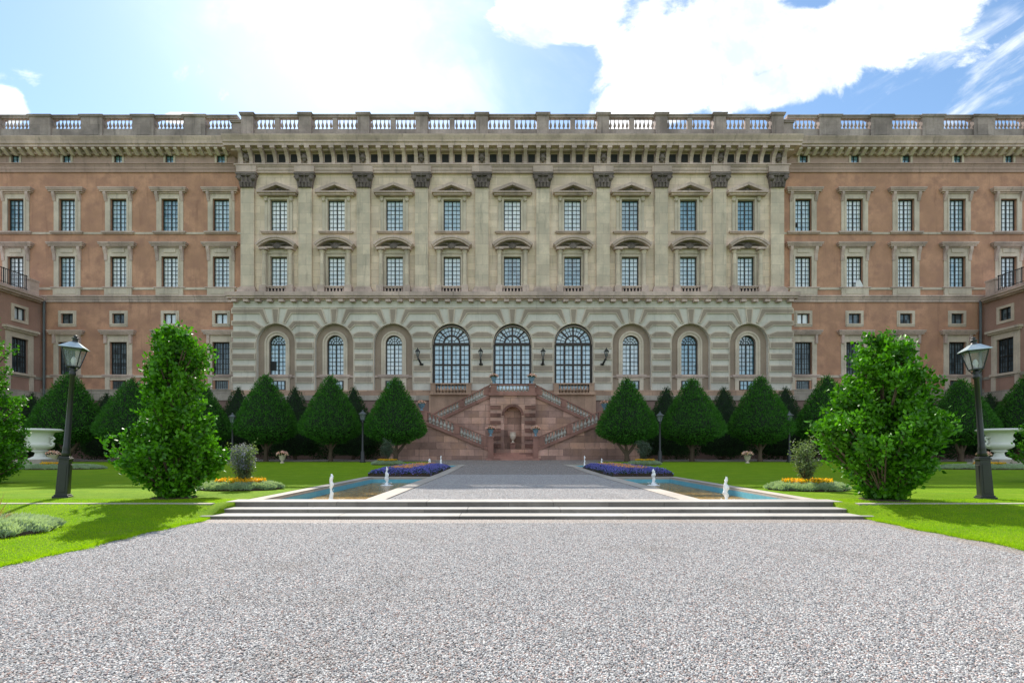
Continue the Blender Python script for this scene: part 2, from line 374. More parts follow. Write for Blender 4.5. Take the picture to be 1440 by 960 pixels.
def setting(o, kind='structure'): o['kind'] = kind; return o
KIDS = {}
def copy_tree(o, parent=None, loc=None):
    c = o.copy(); C.objects.link(c)
    if parent: c.parent = parent
    if loc is not None: c.location = loc
    for ch in list(o.children):
        copy_tree(ch, c)
    return c
def XP(x, Y=0.0): return (x-712)*(CAMD+Y)/F + CAMX      # facade survey: picture column -> metres on a plane at depth Y
def ZP(y, Y=0.0): return CAMZ + (632-y)*(CAMD+Y)/F
def gz(d):                                               # ground height of the upper garden at distance d from the camera
    return 0.0 if d <= 20 else 0.2*min(1, (d-20)/18)

# ------------------------------------------------------------------ ground
def sheet(name, x0, x1, d0, d1, zf, mat, nx=2, ny=30):
    mb = MB()
    xs = [x0+(x1-x0)*i/nx for i in range(nx+1)]; ds = [d0+(d1-d0)*i/ny for i in range(ny+1)]
    for d in ds:
        for x in xs: mb.v.append((x, d-CAMD, zf(x, d)))
    for j in range(ny):
        for i in range(nx):
            a = j*(nx+1)+i; mb.f.append((a, a+1, a+nx+2, a+nx+1)); mb.mi.append(0)
    return setting(mb.build(name, mat, smooth=True))
g = MB(); g.quad((-1200, -1200, -0.9), (1200, -1200, -0.9), (1200, 1200, -0.9), (-1200, 1200, -0.9)); setting(g.build('ground', M['earth']))
LOW = -0.2
def edge_wob(x): return 0.0
def lawnz(x, d):
    if d >= 9.05: return gz(d) + 0.012
    s = min(1, (9.05-d)/1.7); s = s*s*(3-2*s); q = 0.012 - s*0.14
    t = max(0, min(1, (abs(x)-5.66)/1.1)); t = t*t*(3-2*t); w = max(0, min(1, (9.0-d)/0.6)); w = w*w*(3-2*w); t = 1-(1-t)*w
    return (LOW+0.022)*(1-t) + q*t
sheet('lower_gravel', -5.75, 5.75, -12, 8.6, lambda x, d: LOW, M['gravel'], 2, 4)
for sx in (-1, 1):
    mb = MB()
    # lawn: x columns from the garden edge outward, rows by distance; the inner edge wavers a little
    xs = [5.63, 5.66, 5.8, 5.95, 6.1, 6.3, 6.5, 6.8, 7.5, 9, 13, 20, 30, 41.9]; ds = [-12, -4, 0, 2, 3] + [3.2+0.14*i for i in range(41)] + [9.04, 9.07] + [9.2+0.8*i for i in range(32)] 
    ds = [d for d in ds if d < 34.0] + [34.0]
    for d in ds:
        for k, x in enumerate(xs):
            xx = x + ((0.035*math.sin(d*3.1+sx)+0.03*math.sin(d*8.3)+0.02*math.sin(d*19)) if (k < 2 and d < 8.4) else 0)
            mb.v.append((sx*xx, d-CAMD, lawnz(x, d) if k else -0.35))
    n = len(xs)
    for j in range(len(ds)-1):
        for i in range(n-1):
            a = j*n+i; q = (a, a+1, a+n+1, a+n); mb.f.append(q if sx > 0 else tuple(reversed(q))); mb.mi.append(0)
    setting(mb.build('lawn', M['lawn'], smooth=True))
    # thin flush stone strip across the lawn beside the steps
    e = MB(); e.box(min(sx*5.9, sx*41), max(sx*5.9, sx*41), 8.93-CAMD, 9.05-CAMD, -0.08, 0.022); setting(e.build('lawn_edging', M['coping']))
sheet('upper_gravel', -2.92, 2.92, 9.55, 30.4, lambda x, d: gz(d), M['gravelfine'], 2, 40)
sheet('cross_path', -41.9, 41.9, 34.0, 46, lambda x, d: gz(d)+0.004, M['gravelfine'], 4, 16)
sheet('cross_path', -5.66, 5.66, 30.4, 34.0, lambda x, d: gz(d)+0.004, M['gravelfine'], 2, 6)
e = MB(); e.box(-2.9, 2.9, 14.0-CAMD, 14.1-CAMD, -0.05, 0.012); setting(e.build('path_strip', M['coping']))

# real pebbles lying on the gravel, one tile repeated over it
def pebble_tile(n, smin, smax, size=1.0):
    phi = (1+5**0.5)/2
    ico = np.array([(-1,phi,0),(1,phi,0),(-1,-phi,0),(1,-phi,0),(0,-1,phi),(0,1,phi),(0,-1,-phi),(0,1,-phi),(phi,0,-1),(phi,0,1),(-phi,0,-1),(-phi,0,1)])/1.9
    fc = np.array([(0,11,5),(0,5,1),(0,1,7),(0,7,10),(0,10,11),(1,5,9),(5,11,4),(11,10,2),(10,7,6),(7,1,8),(3,9,4),(3,4,2),(3,2,6),(3,6,8),(3,8,9),(4,9,5),(2,4,11),(6,2,10),(8,6,7),(9,8,1)])
    V = np.zeros((n, 12, 3)); 
    for i in range(n):
        s = rng.uniform(smin, smax)*rng.uniform(0.8, 1.25)
        v_ = ico*(1+rng.normal(0, 0.12, (12, 1)))*np.array([s*rng.uniform(0.8, 1.3), s, s*rng.uniform(0.5, 0.8)])
        a = rng.uniform(0, 6.28); tl = rng.normal(0, 0.35)
        ry = np.array([[math.cos(tl),0,math.sin(tl)],[0,1,0],[-math.sin(tl),0,math.cos(tl)]])
        rz = np.array([[math.cos(a),-math.sin(a),0],[math.sin(a),math.cos(a),0],[0,0,1]])
        V[i] = v_@ry.T@rz.T + np.array([rng.uniform(0, size), rng.uniform(0, size), rng.uniform(0.0, smax*0.8)])
    Fc = (fc[None]+12*np.arange(n)[:, None, None]).ravel()
    return V.reshape(-1, 3), Fc
def gravel_layer(name, tile, x0, x1, d0, d1, zf):
    tv, tf = tile
    tm = bpy.data.meshes.new('pebble_tile')
    src = npmesh('pebble_tile', tv - np.array([0.5, 0.5, 0]), tf, 3, M['pebble'])
    me = src.data; C.objects.unlink(src); bpy.data.objects.remove(src)
    # one mesh of tile centres, the tile set on each by geometry nodes
    pts = []; yy = d0+0.5
    while yy < d1:
        xx = x0+0.5
        while xx < x1: pts.append((min(xx, x1-0.5), min(yy, d1-0.5)-CAMD, zf(min(yy, d1-0.5)))); xx += 1
        yy += 1
    pm = bpy.data.meshes.new(name); pm.from_pydata(pts, [], []); o = bpy.data.objects.new(name, pm); C.objects.link(o)
    src = bpy.data.objects.new('pebble_source', me)
    ng = bpy.data.node_groups.new(name, 'GeometryNodeTree')
    ng.interface.new_socket('Geometry', in_out='INPUT', socket_type='NodeSocketGeometry'); ng.interface.new_socket('Geometry', in_out='OUTPUT', socket_type='NodeSocketGeometry')
    gi = ng.nodes.new('NodeGroupInput'); go = ng.nodes.new('NodeGroupOutput')
    oi_ = ng.nodes.new('GeometryNodeObjectInfo'); oi_.inputs[0].default_value = src
    ip = ng.nodes.new('GeometryNodeInstanceOnPoints'); rv = ng.nodes.new('FunctionNodeRandomValue'); rv.data_type = 'INT'
    rv.inputs[4].default_value = 0; rv.inputs[5].default_value = 3
    mt = ng.nodes.new('ShaderNodeMath'); mt.operation = 'MULTIPLY'; mt.inputs[1].default_value = math.pi/2
    cb = ng.nodes.new('ShaderNodeCombineXYZ'); L = ng.links.new
    L(rv.outputs[2], mt.inputs[0]); L(mt.outputs[0], cb.inputs[2])
    L(gi.outputs[0], ip.inputs['Points']); L(oi_.outputs['Geometry'], ip.inputs['Instance']); L(cb.outputs[0], ip.inputs['Rotation'])
    L(ip.outputs[0], go.inputs[0])
    md = o.modifiers.new('gravel', 'NODES'); md.node_group = ng
    setting(o, 'stuff'); return o
tile = pebble_tile(23000, 0.004, 0.0078)
gravel_layer('loose_gravel', tile, -5.7, 5.7, 1.0, 8.45, lambda d: LOW)
gravel_layer('loose_gravel', tile, -2.9, 2.9, 9.6, 20.0, lambda d: 0.0)

# steps: three broad treads
st = thing('garden_steps', 'three broad low stone steps across the end of the gravel walk', 'steps', (0, 8.5-CAMD, LOW))
def step_slab(name, z0, z1, d0, d1):
    mb = MB(); y0 = d0-8.5; y1 = d1-8.5
    xs = [-5.84]
    while xs[-1] < 5.84: xs.append(min(5.84, xs[-1]+random.choice([1.7, 2.1, 2.4, 2.9])))
    for a, b_ in zip(xs[:-1], xs[1:]):
        j = random.uniform(-0.004, 0.004)
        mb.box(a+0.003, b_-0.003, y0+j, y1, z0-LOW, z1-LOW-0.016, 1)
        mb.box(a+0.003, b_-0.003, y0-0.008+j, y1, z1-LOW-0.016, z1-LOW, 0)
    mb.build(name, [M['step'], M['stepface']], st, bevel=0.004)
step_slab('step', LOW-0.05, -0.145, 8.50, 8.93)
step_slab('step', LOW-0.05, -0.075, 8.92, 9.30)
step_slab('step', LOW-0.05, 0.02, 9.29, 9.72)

# pools
WL = -0.17
def pool(label, x0, x1, d0, d1, near):
    zc = gz((d0+d1)/2)+0.02
    cxm = (x0+x1)/2
    p = thing('garden_pool', label, 'pool', (cxm, (d0+d1)/2-CAMD, zc), 'long pools beside the gravel walk')
    a, b_ = x0-cxm, x1-cxm; h = (d1-d0)/2
    wi, wo = 0.40, 0.28
    left = x0 < 0
    il, ir = (wo, wi) if left else (wi, wo)
    cp = MB()
    cp.box(a, a+il, -h, h, -0.08, 0); cp.box(b_-ir, b_, -h, h, -0.08, 0)
    cp.box(a+il, b_-ir, h-0.3, h, -0.08, -0.002)
    if not near: cp.box(a+il, b_-ir, -h, -h+0.3, -0.08, -0.002)
    cp.build('coping', M['coping'], p, bevel=0.008)
    wl = MB(); ft = -h if near else -h+0.3
    t_ = 0.02
    wl.box(a+il-0.06, a+il+t_, ft, h-0.3, -0.6, -0.081); wl.box(b_-ir-t_, b_-ir+0.06, ft, h-0.3, -0.6, -0.081)
    wl.box(a+il+t_+0.002, b_-ir-t_-0.002, h-0.3-t_, h-0.25, -0.6, -0.081)
    wl.box(a+il+t_+0.002, b_-ir-t_-0.002, ft-0.05, ft+t_, -0.6, -0.081)
    wl.box(a, b_, -h, h, -0.66, -0.602)
    wl.build('painted_basin', M['bluepaint'], p)
    w = MB(); w.quad((x0+il, ft+(d0+d1)/2-CAMD, zc-0.21), (x1-ir, ft+(d0+d1)/2-CAMD, zc-0.21), (x1-ir, h-0.3+(d0+d1)/2-CAMD, zc-0.21), (x0+il, h-0.3+(d0+d1)/2-CAMD, zc-0.21))
    setting(w.build('water', M['water']))
pool('near pool left of the gravel walk with brown water and blue rim', -5.64, -2.93, 9.74, 17.9, True)
pool('near pool right of the gravel walk with brown water and blue rim', 2.93, 5.64, 9.74, 17.9, True)
pool('far pool left of the gravel walk, behind the violet flower bed', -5.64, -2.93, 25.2, 30.4, False)
pool('far pool right of the gravel walk, behind the violet flower bed', 2.93, 5.64, 25.2, 30.4, False)
for sx in (-1, 1):
    k = MB(); a, b_ = sorted((sx*2.93, sx*3.33))
    k.prismx([(17.91-CAMD, -0.1), (25.19-CAMD, -0.06), (25.19-CAMD, gz(25.2)+0.02), (20-CAMD, 0.02), (17.91-CAMD, 0.02)], a, b_)
    setting(k.build('path_kerb', M['coping']))

def jet(px, d, h, w, label):
    X = (px-712)*d/F + CAMX; zb = gz(d)+0.02-0.21
    mb = MB(); prof = []; n = 16
    for i in range(n+1):
        t_ = i/n
        r = w*(0.62+0.16*math.sin(t_*9+px)+0.15*math.sin(t_*23))*(1-t_*0.35) if i < n else 0.01
        if i == n-1: r *= 0.6
        prof.append((max(r*1.25, 0.012), t_*h))
    mb.lathe(0, 0, 0, prof, 10)
    mb.v = [(x+0.012*math.sin(z*31+px)+random.uniform(-.008, .008), y+random.uniform(-.008, .008), z) for x, y, z in mb.v]
    o = mb.build('fountain_jet', M['foam'], smooth=True); o.location = (X, d-CAMD, zb)
    tag(o, label, 'fountain jet', 'white fountain jets in the pools')
    sp = MB()
    for i in range(60):
        a = random.uniform(0, 6.28); r = random.uniform(0.02, 0.20); s = random.uniform(0.004, 0.011); z = random.uniform(0, 0.10 if r > .06 else h*0.9)
        sp.lathe(r*math.cos(a), r*math.sin(a), z, [(s*0.3, 0), (s, s), (s*0.3, 2*s)], 5)
    rp = []
    sp.lathe(0, 0, 0.001, [(0.22, 0), (0.15, 0.012), (0.05, 0.02)], 14)
    setting(sp.build('spray', M['foam'], o), 'stuff')
jet(466, 10.75, 0.66, 0.058, 'nearest foaming jet in the left pool, above the steps')
jet(544, 16.4, 0.62, 0.075, 'foaming jet at the far end of the left near pool')
jet(604, 27.2, 0.62, 0.09, 'small jet in the far left pool, farther from the walk')
jet(620, 28.6, 0.75, 0.07, 'small jet in the far left pool, beside the walk')
jet(1021, 10.75, 0.60, 0.070, 'nearest foaming jet in the right pool, above the steps')
jet(919, 16.4, 0.55, 0.085, 'foaming jet at the far end of the right near pool')
jet(822, 26.6, 0.80, 0.06, 'small jet in the far right pool, beside the walk')
jet(846, 28.2, 0.60, 0.08, 'small jet in the far right pool, farther from the walk')

# ------------------------------------------------------------------ palace
palace = thing('palace', 'long three storey palace with cream stone centre and orange plaster wings', 'palace', (0, 0, 0.2))
palace.location = (0, 0, 0)
PB = [0, 5.28, -5.28, 10.32, -10.32, 15.42, -15.42, 20.46, -20.46]         # bay centres of the pavilion
PL = [2.66, 7.92, 13.0, 18.08, 23.12]; PL = sorted([-a for a in PL] + PL)
WY = 1.0                                                                    # wing face depth
WB = [26.08+4.6*i for i in range(6)]; WB = WB + [-a for a in WB]
GY = -0.57                                                                  # ground storey of the pavilion

def wall_with_holes(mb, x0, x1, z0, z1, y, holes, depth, mi=0):
    xs = sorted(set([x0, x1] + [h[0] for h in holes] + [h[1] for h in holes]))
    zs = sorted(set([z0, z1] + [h[2] for h in holes] + [h[3] for h in holes]))
    for i in range(len(xs)-1):
        cxm = (xs[i]+xs[i+1])/2
        j = 0
        while j < len(zs)-1:
            def inside(jj):
                c_ = (zs[jj]+zs[jj+1])/2
                return any(h[0] < cxm < h[1] and h[2] < c_ < h[3] for h in holes)
            if inside(j): j += 1; continue
            k = j
            while k+1 < len(zs)-1 and not inside(k+1): k += 1
            mb.quad((xs[i], y, zs[j]), (xs[i+1], y, zs[j]), (xs[i+1], y, zs[k+1]), (xs[i], y, zs[k+1]), mi)
            j = k+1
    for a, b_, c_, d_ in holes:
        mb.quad((a, y, c_), (a, y, d_), (a, y+depth, d_), (a, y+depth, c_), mi)
        mb.quad((b_, y, d_), (b_, y, c_), (b_, y+depth, c_), (b_, y+depth, d_), mi)
        mb.quad((a, y, d_), (b_, y, d_), (b_, y+depth, d_), (a, y+depth, d_), mi)
        mb.quad((b_, y, c_), (a, y, c_), (a, y+depth, c_), (b_, y+depth, c_), mi)

Z = ZP
# opening heights on the pavilion (plane y=0)
T0, T1 = Z(325.5), Z(281); S0, S1 = Z(404), Z(361); OW = 0.75
ZTOP = Z(190, -1.3); ZWALLTOP = Z(243)
ZSTR = Z(415)                                            # foot of the pilasters
pw = MB()
holes = [(x-OW, x+OW, T0, T1) for x in PB] + [(x-OW, x+OW, S0, S1) for x in PB]
wall_with_holes(pw, -23.75, 23.75, ZSTR-0.3, Z(205), 0, holes, 0.45)
for sx in (-1, 1): pw.quad((sx*23.75, 0, ZSTR-0.3), (sx*23.75, WY+0.1, ZSTR-0.3), (sx*23.75, WY+0.1, Z(205)), (sx*23.75, 0, Z(205)))
pw.build('pavilion_wall', M['cream'], palace)

def casement(x, z0, z1, hw, y, cols, rows, fr=0.08, mt=0.034, mull=0.045):
    mb = MB()
    for a, b_ in ((x-hw, x-hw+fr), (x+hw-fr, x+hw)): mb.box(a, b_, y, y+0.09, z0, z1)
    mb.box(x-hw+fr, x+hw-fr, y, y+0.09, z1-fr, z1); mb.box(x-hw+fr, x+hw-fr, y, y+0.09, z0, z0+fr)
    mb.box(x-mull, x+mull, y+0.003, y+0.085, z0+fr, z1-fr)
    n = cols//2; w = hw-fr-mull
    for s_ in (-1, 1):
        a0 = x+s_*mull; 
        for i in range(1, n):
            c_ = a0+s_*w*i/n; mb.box(c_-mt/2, c_+mt/2, y+0.02, y+0.06, z0+fr, z1-fr)
        for j in range(1, rows):
            zz = z0+fr+(z1-z0-2*fr)*j/rows
            mb.box(min(a0, a0+s_*w), max(a0, a0+s_*w), y+0.025, y+0.055, zz-mt/2, zz+mt/2)
    return mb
def pane_mesh(x, z0, z1, hw, y):
    mb = MB(); mb.box(x-hw, x+hw, y, y+0.03, z0, z1); return mb
def ring(mb, x, z0, z1, hw, t_, y, pr, sides=True, mi=0):
    mb.box(x-hw-t_, x-hw, y-pr, y, z0, z1+t_, mi); mb.box(x+hw, x+hw+t_, y-pr, y, z0, z1+t_, mi)
    mb.box(x-hw, x+hw, y-pr, y, z1, z1+t_, mi)
def moulding(mb, x0, x1, y, prof, mi=0, ret=True):
    """prof: list of (projection, z_bottom, z_top) boxes standing proud of the wall plane y"""
    for p, a, b_ in prof: mb.box(x0-(p if ret else 0), x1+(p if ret else 0), y-p, y, a, b_, mi)

PANES = {}
def make_window(parent, kind, xs, build, pane_kind):
    """build(): returns dict name -> (MB, material); 'window' is the surround and the root part"""
    parts = build(); root = None; out = []
    for name, (mb, mat) in parts.items():
        if name == 'window': root = mb.build('window', mat, parent)
    for name, (mb, mat) in parts.items():
        if name not in ('window', 'pane'): mb.build(name.strip(), mat, root)
    pm = {}
    for i, x in enumerate(xs):
        w = root if i == 0 else root.copy()
        if i: C.objects.link(w)
        w.location = (x, 0, 0)
        if i:
            for ch in list(root.children):
                if ch.name.split('.')[0] == 'pane': continue
                c_ = ch.copy(); C.objects.link(c_); c_.parent = w
        k = pane_kind(i, x)
        if k not in pm:
            mbp, _ = parts['pane']; po = mbp.build('pane', M[k], w); pm[k] = po.data
        else:
            po = bpy.data.objects.new('pane', pm[k]); C.objects.link(po); po.parent = w
        out.append(w)
    return out

def pav_top():
    s = MB(); ring(s, 0, T0, T1, OW, 0.17, 0, 0.09); ring(s, 0, T0, Z(276), OW+0.17, 0.30, 0, 0.04)
    for sx in (-1, 1):                                            # consoles under the pediment
        x = sx*1.1
        s.prismx([(0, Z(283)), (-0.10, Z(283)), (-0.28, Z(272)), (-0.28, Z(270.5)), (0, Z(270.5))], x-0.15, x+0.15)
        s.lathe(x, -0.16, Z(283)-0.1, [(0.05, 0), (0.12, 0.08), (0.10, 0.2)], 8)
        s.box(x-0.12, x+0.12, -0.07, 0, T0, Z(284))
    s.box(-0.95, 0.95, -0.12, 0, Z(277), Z(271))
    p = MB(); w = 1.72; zb, za = Z(272.5, -0.45), Z(255.5, -0.55)
    p.box(-w+0.12, w-0.12, -0.42, 0, zb-0.06, zb+0.10); p.box(-w, w, -0.55, 0, zb+0.10, zb+0.22)
    zt = zb+0.22
    for sx in (-1, 1):
        q = [(sx*w, zt), (sx*w, zt+0.12), (0, za), (0, za-0.26), (sx*(w-0.42), zt)]
        if sx > 0: q = list(reversed(q))
        p.prism(q if sx < 0 else q, -0.55, 0)
    ty = MB(); ty.prism([(-w+0.42, zt+0.002), (w-0.42, zt+0.002), (0, za-0.27)], -0.16, 0)
    for a_, h_, r_ in ((0, 0.05, 0.16), (-0.3, 0.02, 0.11), (0.3, 0.02, 0.11), (-0.55, 0.0, 0.07), (0.55, 0, 0.07), (0, 0.22, 0.09)):
        ty.lathe(a_, -0.2, zt+h_, [(r_*.4, 0), (r_, r_*.6), (r_, r_*1.2), (r_*.4, r_*1.8)], 8)
    si = MB(); moulding(si, -1.28, 1.28, 0, [(0.16, Z(329), Z(327.6)), (0.24, Z(327.6), Z(326))])
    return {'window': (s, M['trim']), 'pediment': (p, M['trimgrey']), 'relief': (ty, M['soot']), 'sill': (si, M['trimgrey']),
            'frame': (casement(0, T0, T1, OW, 0.2, 4, 7), M['frame']), 'pane': (pane_mesh(0, T0, T1, OW, 0.27), None)}
def pav_low():
    s = MB(); ring(s, 0, S0, S1, OW, 0.16, 0, 0.08)
    s.box(-1.0, 1.0, -0.10, 0, Z(357.6), Z(350))
    s.box(-0.5, 0.5, -0.14, -0.1, Z(356), Z(351.5))
    for sx in (-1, 1): s.box(sx*1.13-0.2, sx*1.13+0.2, -0.12, 0, Z(404), Z(350))
    cls = {}
    for sx in (-1, 1):
        cl = cls[sx] = MB()
        cl.lathe(sx*1.13, -0.30, Z(404), [(0.25, 0), (0.25, 0.10), (0.2, 0.16), (0.19, 0.3), (0.185, 1.6), (0.155, 2.78), (0.18, 2.84), (0.17, 2.9), (0.24, 3.0), (0.25, 3.06)], 12)
        cl.box(sx*1.13-0.25, sx*1.13+0.25, -0.5, 0, Z(352.6), Z(350.2))
    p = MB(); w = 1.75; zb, zt = Z(350.5, -0.5), Z(343, -0.6); za = Z(331.5, -0.6)
    for sx in (-1, 1): p.box(sx*1.13-0.36, sx*1.13+0.36, -0.60, 0, zb, zb+0.16)
    p.box(-w+0.3, w-0.3, -0.40, 0, zb+0.162, zb+0.3)
    n = 16; rise = za-zt; rr = (w*w+rise*rise)/(2*rise); zc = za-rr
    an = math.asin(w/rr); out = [(-rr*math.sin(-an+2*an*i/n)*-1, zc+rr*math.cos(-an+2*an*i/n)) for i in range(n+1)]
    r2 = rr-0.34; inn = [(r2*math.sin(-an+2*an*i/n), zc+r2*math.cos(-an+2*an*i/n)) for i in range(n+1)]
    for i in range(n):
        p.prism([inn[i], inn[i+1], out[i+1], out[i]], -0.66, 0)
    r3 = rr-0.18; mid = [(r3*math.sin(-an+2*an*i/n), zc+r3*math.cos(-an+2*an*i/n)) for i in range(n+1)]
    for i in range(n):
        p.prism([mid[i], mid[i+1], out[i+1], out[i]], -0.74, -0.665)
    ty = MB()
    for i in range(-4, 5):
        a = i*0.32; L = 0.5-abs(i)*0.03
        ty.tube([(0, -0.34, zt-0.25), (L*0.55*math.sin(a), -0.38, zt-0.25+L*0.6*math.cos(a)), (L*math.sin(a)*1.15, -0.30, zt-0.25+L*math.cos(a))], [0.06, 0.09, 0.06], 6)
    for sx in (-1, 1): ty.tube([(sx*0.3, -0.3, zt+0.1), (sx*0.7, -0.3, zt+0.16), (sx*1.05, -0.3, zt+0.02)], [0.10, 0.07, 0.05], 6)
    ty.prism([(-1.3, zb+0.31), (1.3, zb+0.31), (0.9, zt+0.28), (0, zt+0.4), (-0.9, zt+0.28)], -0.18, 0)
    bl = MB(); za_, zb_ = Z(415), Z(405)
    for sx in (-1, 1): bl.box(sx*1.16-0.29, sx*1.16+0.29, -0.62, 0, za_, zb_+0.06)
    bl.box(-0.87, 0.87, -0.5, -0.3, zb_-0.06, zb_+0.04); bl.box(-0.87, 0.87, -0.5, -0.3, za_, za_+0.06)
    for i in range(6):
        x = -0.73+1.46*i/5; bl.lathe(x, -0.4, za_+0.06, [(0.07, 0), (0.05, 0.06), (0.085, 0.2), (0.04, 0.36), (0.07, 0.5)], 8)
    dk = MB(); dk.box(-0.87, 0.87, -0.02, -0.003, za_, zb_-0.02)  # dark sheet on the wall, painting the shade behind the balcony balusters
    return {'window': (s, M['trim']), 'column': (cls[-1], M['pilaster']), 'column ': (cls[1], M['pilaster']), 'pediment': (p, M['trimgrey']), 'shell_relief': (ty, M['soot']), 'balcony': (bl, M['trimgrey']), 'apron': (dk, M['dark']),
            'frame': (casement(0, S0, S1, OW, 0.2, 4, 7), M['frame']), 'pane': (pane_mesh(0, S0, S1, OW, 0.27), None)}
make_window(palace, 'top', PB, pav_top, lambda i, x: 'paneblue' if x > 9 else ('panebright' if x in (0, 5.28, -15.42, -20.46) else 'panemid'))
make_window(palace, 'low', PB, pav_low, lambda i, x: 'paneblue' if x in (0, 5.28) else ('panebright' if x < -4 else 'panemid'))

# pilasters with carved capitals
def make_pilaster():
    s = MB(); zb, zt = Z(404), Z(264, -0.25)
    s.box(-0.58, 0.58, -0.22, 0, zb, zt)
    b_ = MB(); b_.box(-0.80, 0.80, -0.42, 0, ZSTR, Z(409)); b_.box(-0.72, 0.72, -0.34, 0, Z(409), Z(406.5)); b_.box(-0.65, 0.65, -0.28, 0, Z(406.5), Z(404))
    c_ = MB(); c_.prism([(-0.60, zt), (0.60, zt), (0.78, Z(247.5,-.35)), (-0.78, Z(247.5,-.35))], -0.30, 0)
    c_.box(-0.88, 0.88, -0.52, 0, Z(245.5,-.4), Z(242.6,-.45)); c_.box(-0.80, 0.80, -0.46, 0, Z(247.5,-.35), Z(245.5,-.4))
    for sx in (-1, 1):
        th = [i*0.5 for i in range(16)]
        c_.tube([(sx*(0.62+0.24*(1-t_/9)*math.cos(t_)), -0.46, Z(250,-.4)+0.24*(1-t_/9)*math.sin(t_)) for t_ in th], 0.055, 5)
        c_.lathe(sx*0.62, -0.36, Z(250,-.4)-0.2, [(0.1, 0), (0.2, 0.1), (0.2, 0.3), (0.1, 0.4)], 8)
    c_.lathe(0, -0.42, Z(248,-.4)-0.02, [(0.05, 0), (0.14, 0.1), (0.05, 0.24)], 7)
    for row, zz, n in ((0, zt+0.02, 4), (1, zt+0.42, 3)):
        for i in range(n):
            x = (i-(n-1)/2)*(1.1/n)
            c_.tube([(x, -0.31, zz), (x*1.04, -0.36, zz+0.22), (x*1.08, -0.47, zz+0.36), (x*1.08, -0.52, zz+0.30)], [0.13, 0.12, 0.08, 0.04], 6)
    r = s.build('pilaster', M['pilaster'], palace)
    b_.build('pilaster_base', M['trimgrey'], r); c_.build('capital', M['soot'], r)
    return r
p0 = make_pilaster()
for i, x in enumerate(PL):
    p = p0 if i == 0 else copy_tree(p0, palace)
    p.location = (x, 0, 0)
    if i == 0: pass
# (copy_tree kept the children)

# entablature of the pavilion
en = MB(); X0 = 23.75
for p, a, b_ in [(0.24, Z(243, -.24), Z(239.6, -.24)), (0.30, Z(239.6, -.24), Z(235, -.3)), (0.36, Z(235, -.3), Z(232, -.4)), (0.44, Z(232, -.4), Z(230, -.44))]:
    en.box(-X0-p, X0+p, -p, WY, a, b_)
for x in PL: en.box(x-0.86, x+0.86, -0.42, -0.2, Z(243, -.24)-0.003, Z(233, -.4))
en.build('architrave', M['trimgrey'], palace)
fz = MB(); fz.box(-X0-0.2, X0+0.2, -0.2, WY, Z(230, -.44)-0.05, Z(205)); fz.build('frieze', M['trimgrey'], palace)
PRJ = 1.05
co = MB()
zc0, zc1 = Z(203.5, -PRJ), Z(190.5, -PRJ)
prof = [(-PRJ+0.05, zc0), (-PRJ+0.05, zc0+0.22), (-PRJ-0.05, zc0+0.25), (-PRJ-0.08, zc0+0.40), (-PRJ-0.22, zc1-0.12), (-PRJ-0.25, zc1), (0.9, zc1+0.18), (0.9, zc0)]
co.prismx(list(reversed(prof)), -X0-PRJ, X0+PRJ)
co.box(-X0-0.6, X0+0.6, -0.6, 0.8, zc0-0.22, zc0-0.002)
cornice = co.build('cornice', M['trimgrey'], palace)
cb = MB(); cb.box(-X0-PRJ-0.05, X0+PRJ+0.05, -0.35, 0.9, zc1+0.181, zc1+0.21); cb.build('copper_flashing', M['copper'], palace)
# long scroll brackets, dark panes and masks of the frieze
def bracket_mesh():
    b_ = MB(); w = 0.15; zt = zc0-0.004; zb = Z(230, -0.44)+0.004
    b_.prismx(list(reversed([(-0.2, zt), (-PRJ+0.15, zt), (-PRJ+0.15, zt-0.28), (-PRJ+0.25, zt-0.36), (-0.66, zt-0.45), (-0.46, zt-0.7), (-0.36, zt-1.0), (-0.38, zb), (-0.2, zb)])), -w, w)
    b_.box(-w-0.05, w+0.05, -PRJ+0.05, -PRJ+0.30, zt-0.22, zt-0.004)
    return b_
bk = bracket_mesh().build('bracket', M['trimgrey'], palace)
sq = MB(); zq0, zq1 = Z(228, -0.25), Z(217, -0.25)
sq.box(-0.29, 0.29, -0.225, -0.2, zq0, zq1)
ms = MB(); 
for a_, z_, r_ in ((0, 0.30, 0.26), (-0.16, 0.62, 0.13), (0.16, 0.62, 0.13), (0, 0.05, 0.14), (0, 0.45, 0.2)):
    ms.lathe(a_, -0.34, zq0+z_-r_*0.8, [(r_*.4, 0), (r_, r_*.6), (r_, r_*1.2), (r_*.4, r_*1.8)], 8)
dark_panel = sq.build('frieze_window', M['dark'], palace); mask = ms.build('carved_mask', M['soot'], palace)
def linked(o, x, parent=palace, y=0, z=0):
    c_ = o.copy(); C.objects.link(c_); c_.parent = parent; c_.location = (x, y, z); return c_
allx = []; dx_ = []
for i in range(len(PL)-1):
    a, b_ = PL[i], PL[i+1]; L = b_-a
    bs = [a+0.43] + [a+0.43+(L-0.86)*k/4 for k in (1, 2, 3)] + [b_-0.43]
    allx += bs; dx_ += [(bs[k]+bs[k+1])/2 for k in range(4)]
allx += [PL[0]-0.43, PL[-1]+0.43]
bk.location = (allx[0], 0, 0)
for x in allx[1:]: linked(bk, x)
dark_panel.location = (dx_[0], 0, 0)
for x in dx_[1:]: linked(dark_panel, x)
mask.location = (PL[0], 0, 0)
for x in PL[1:]: linked(mask, x)

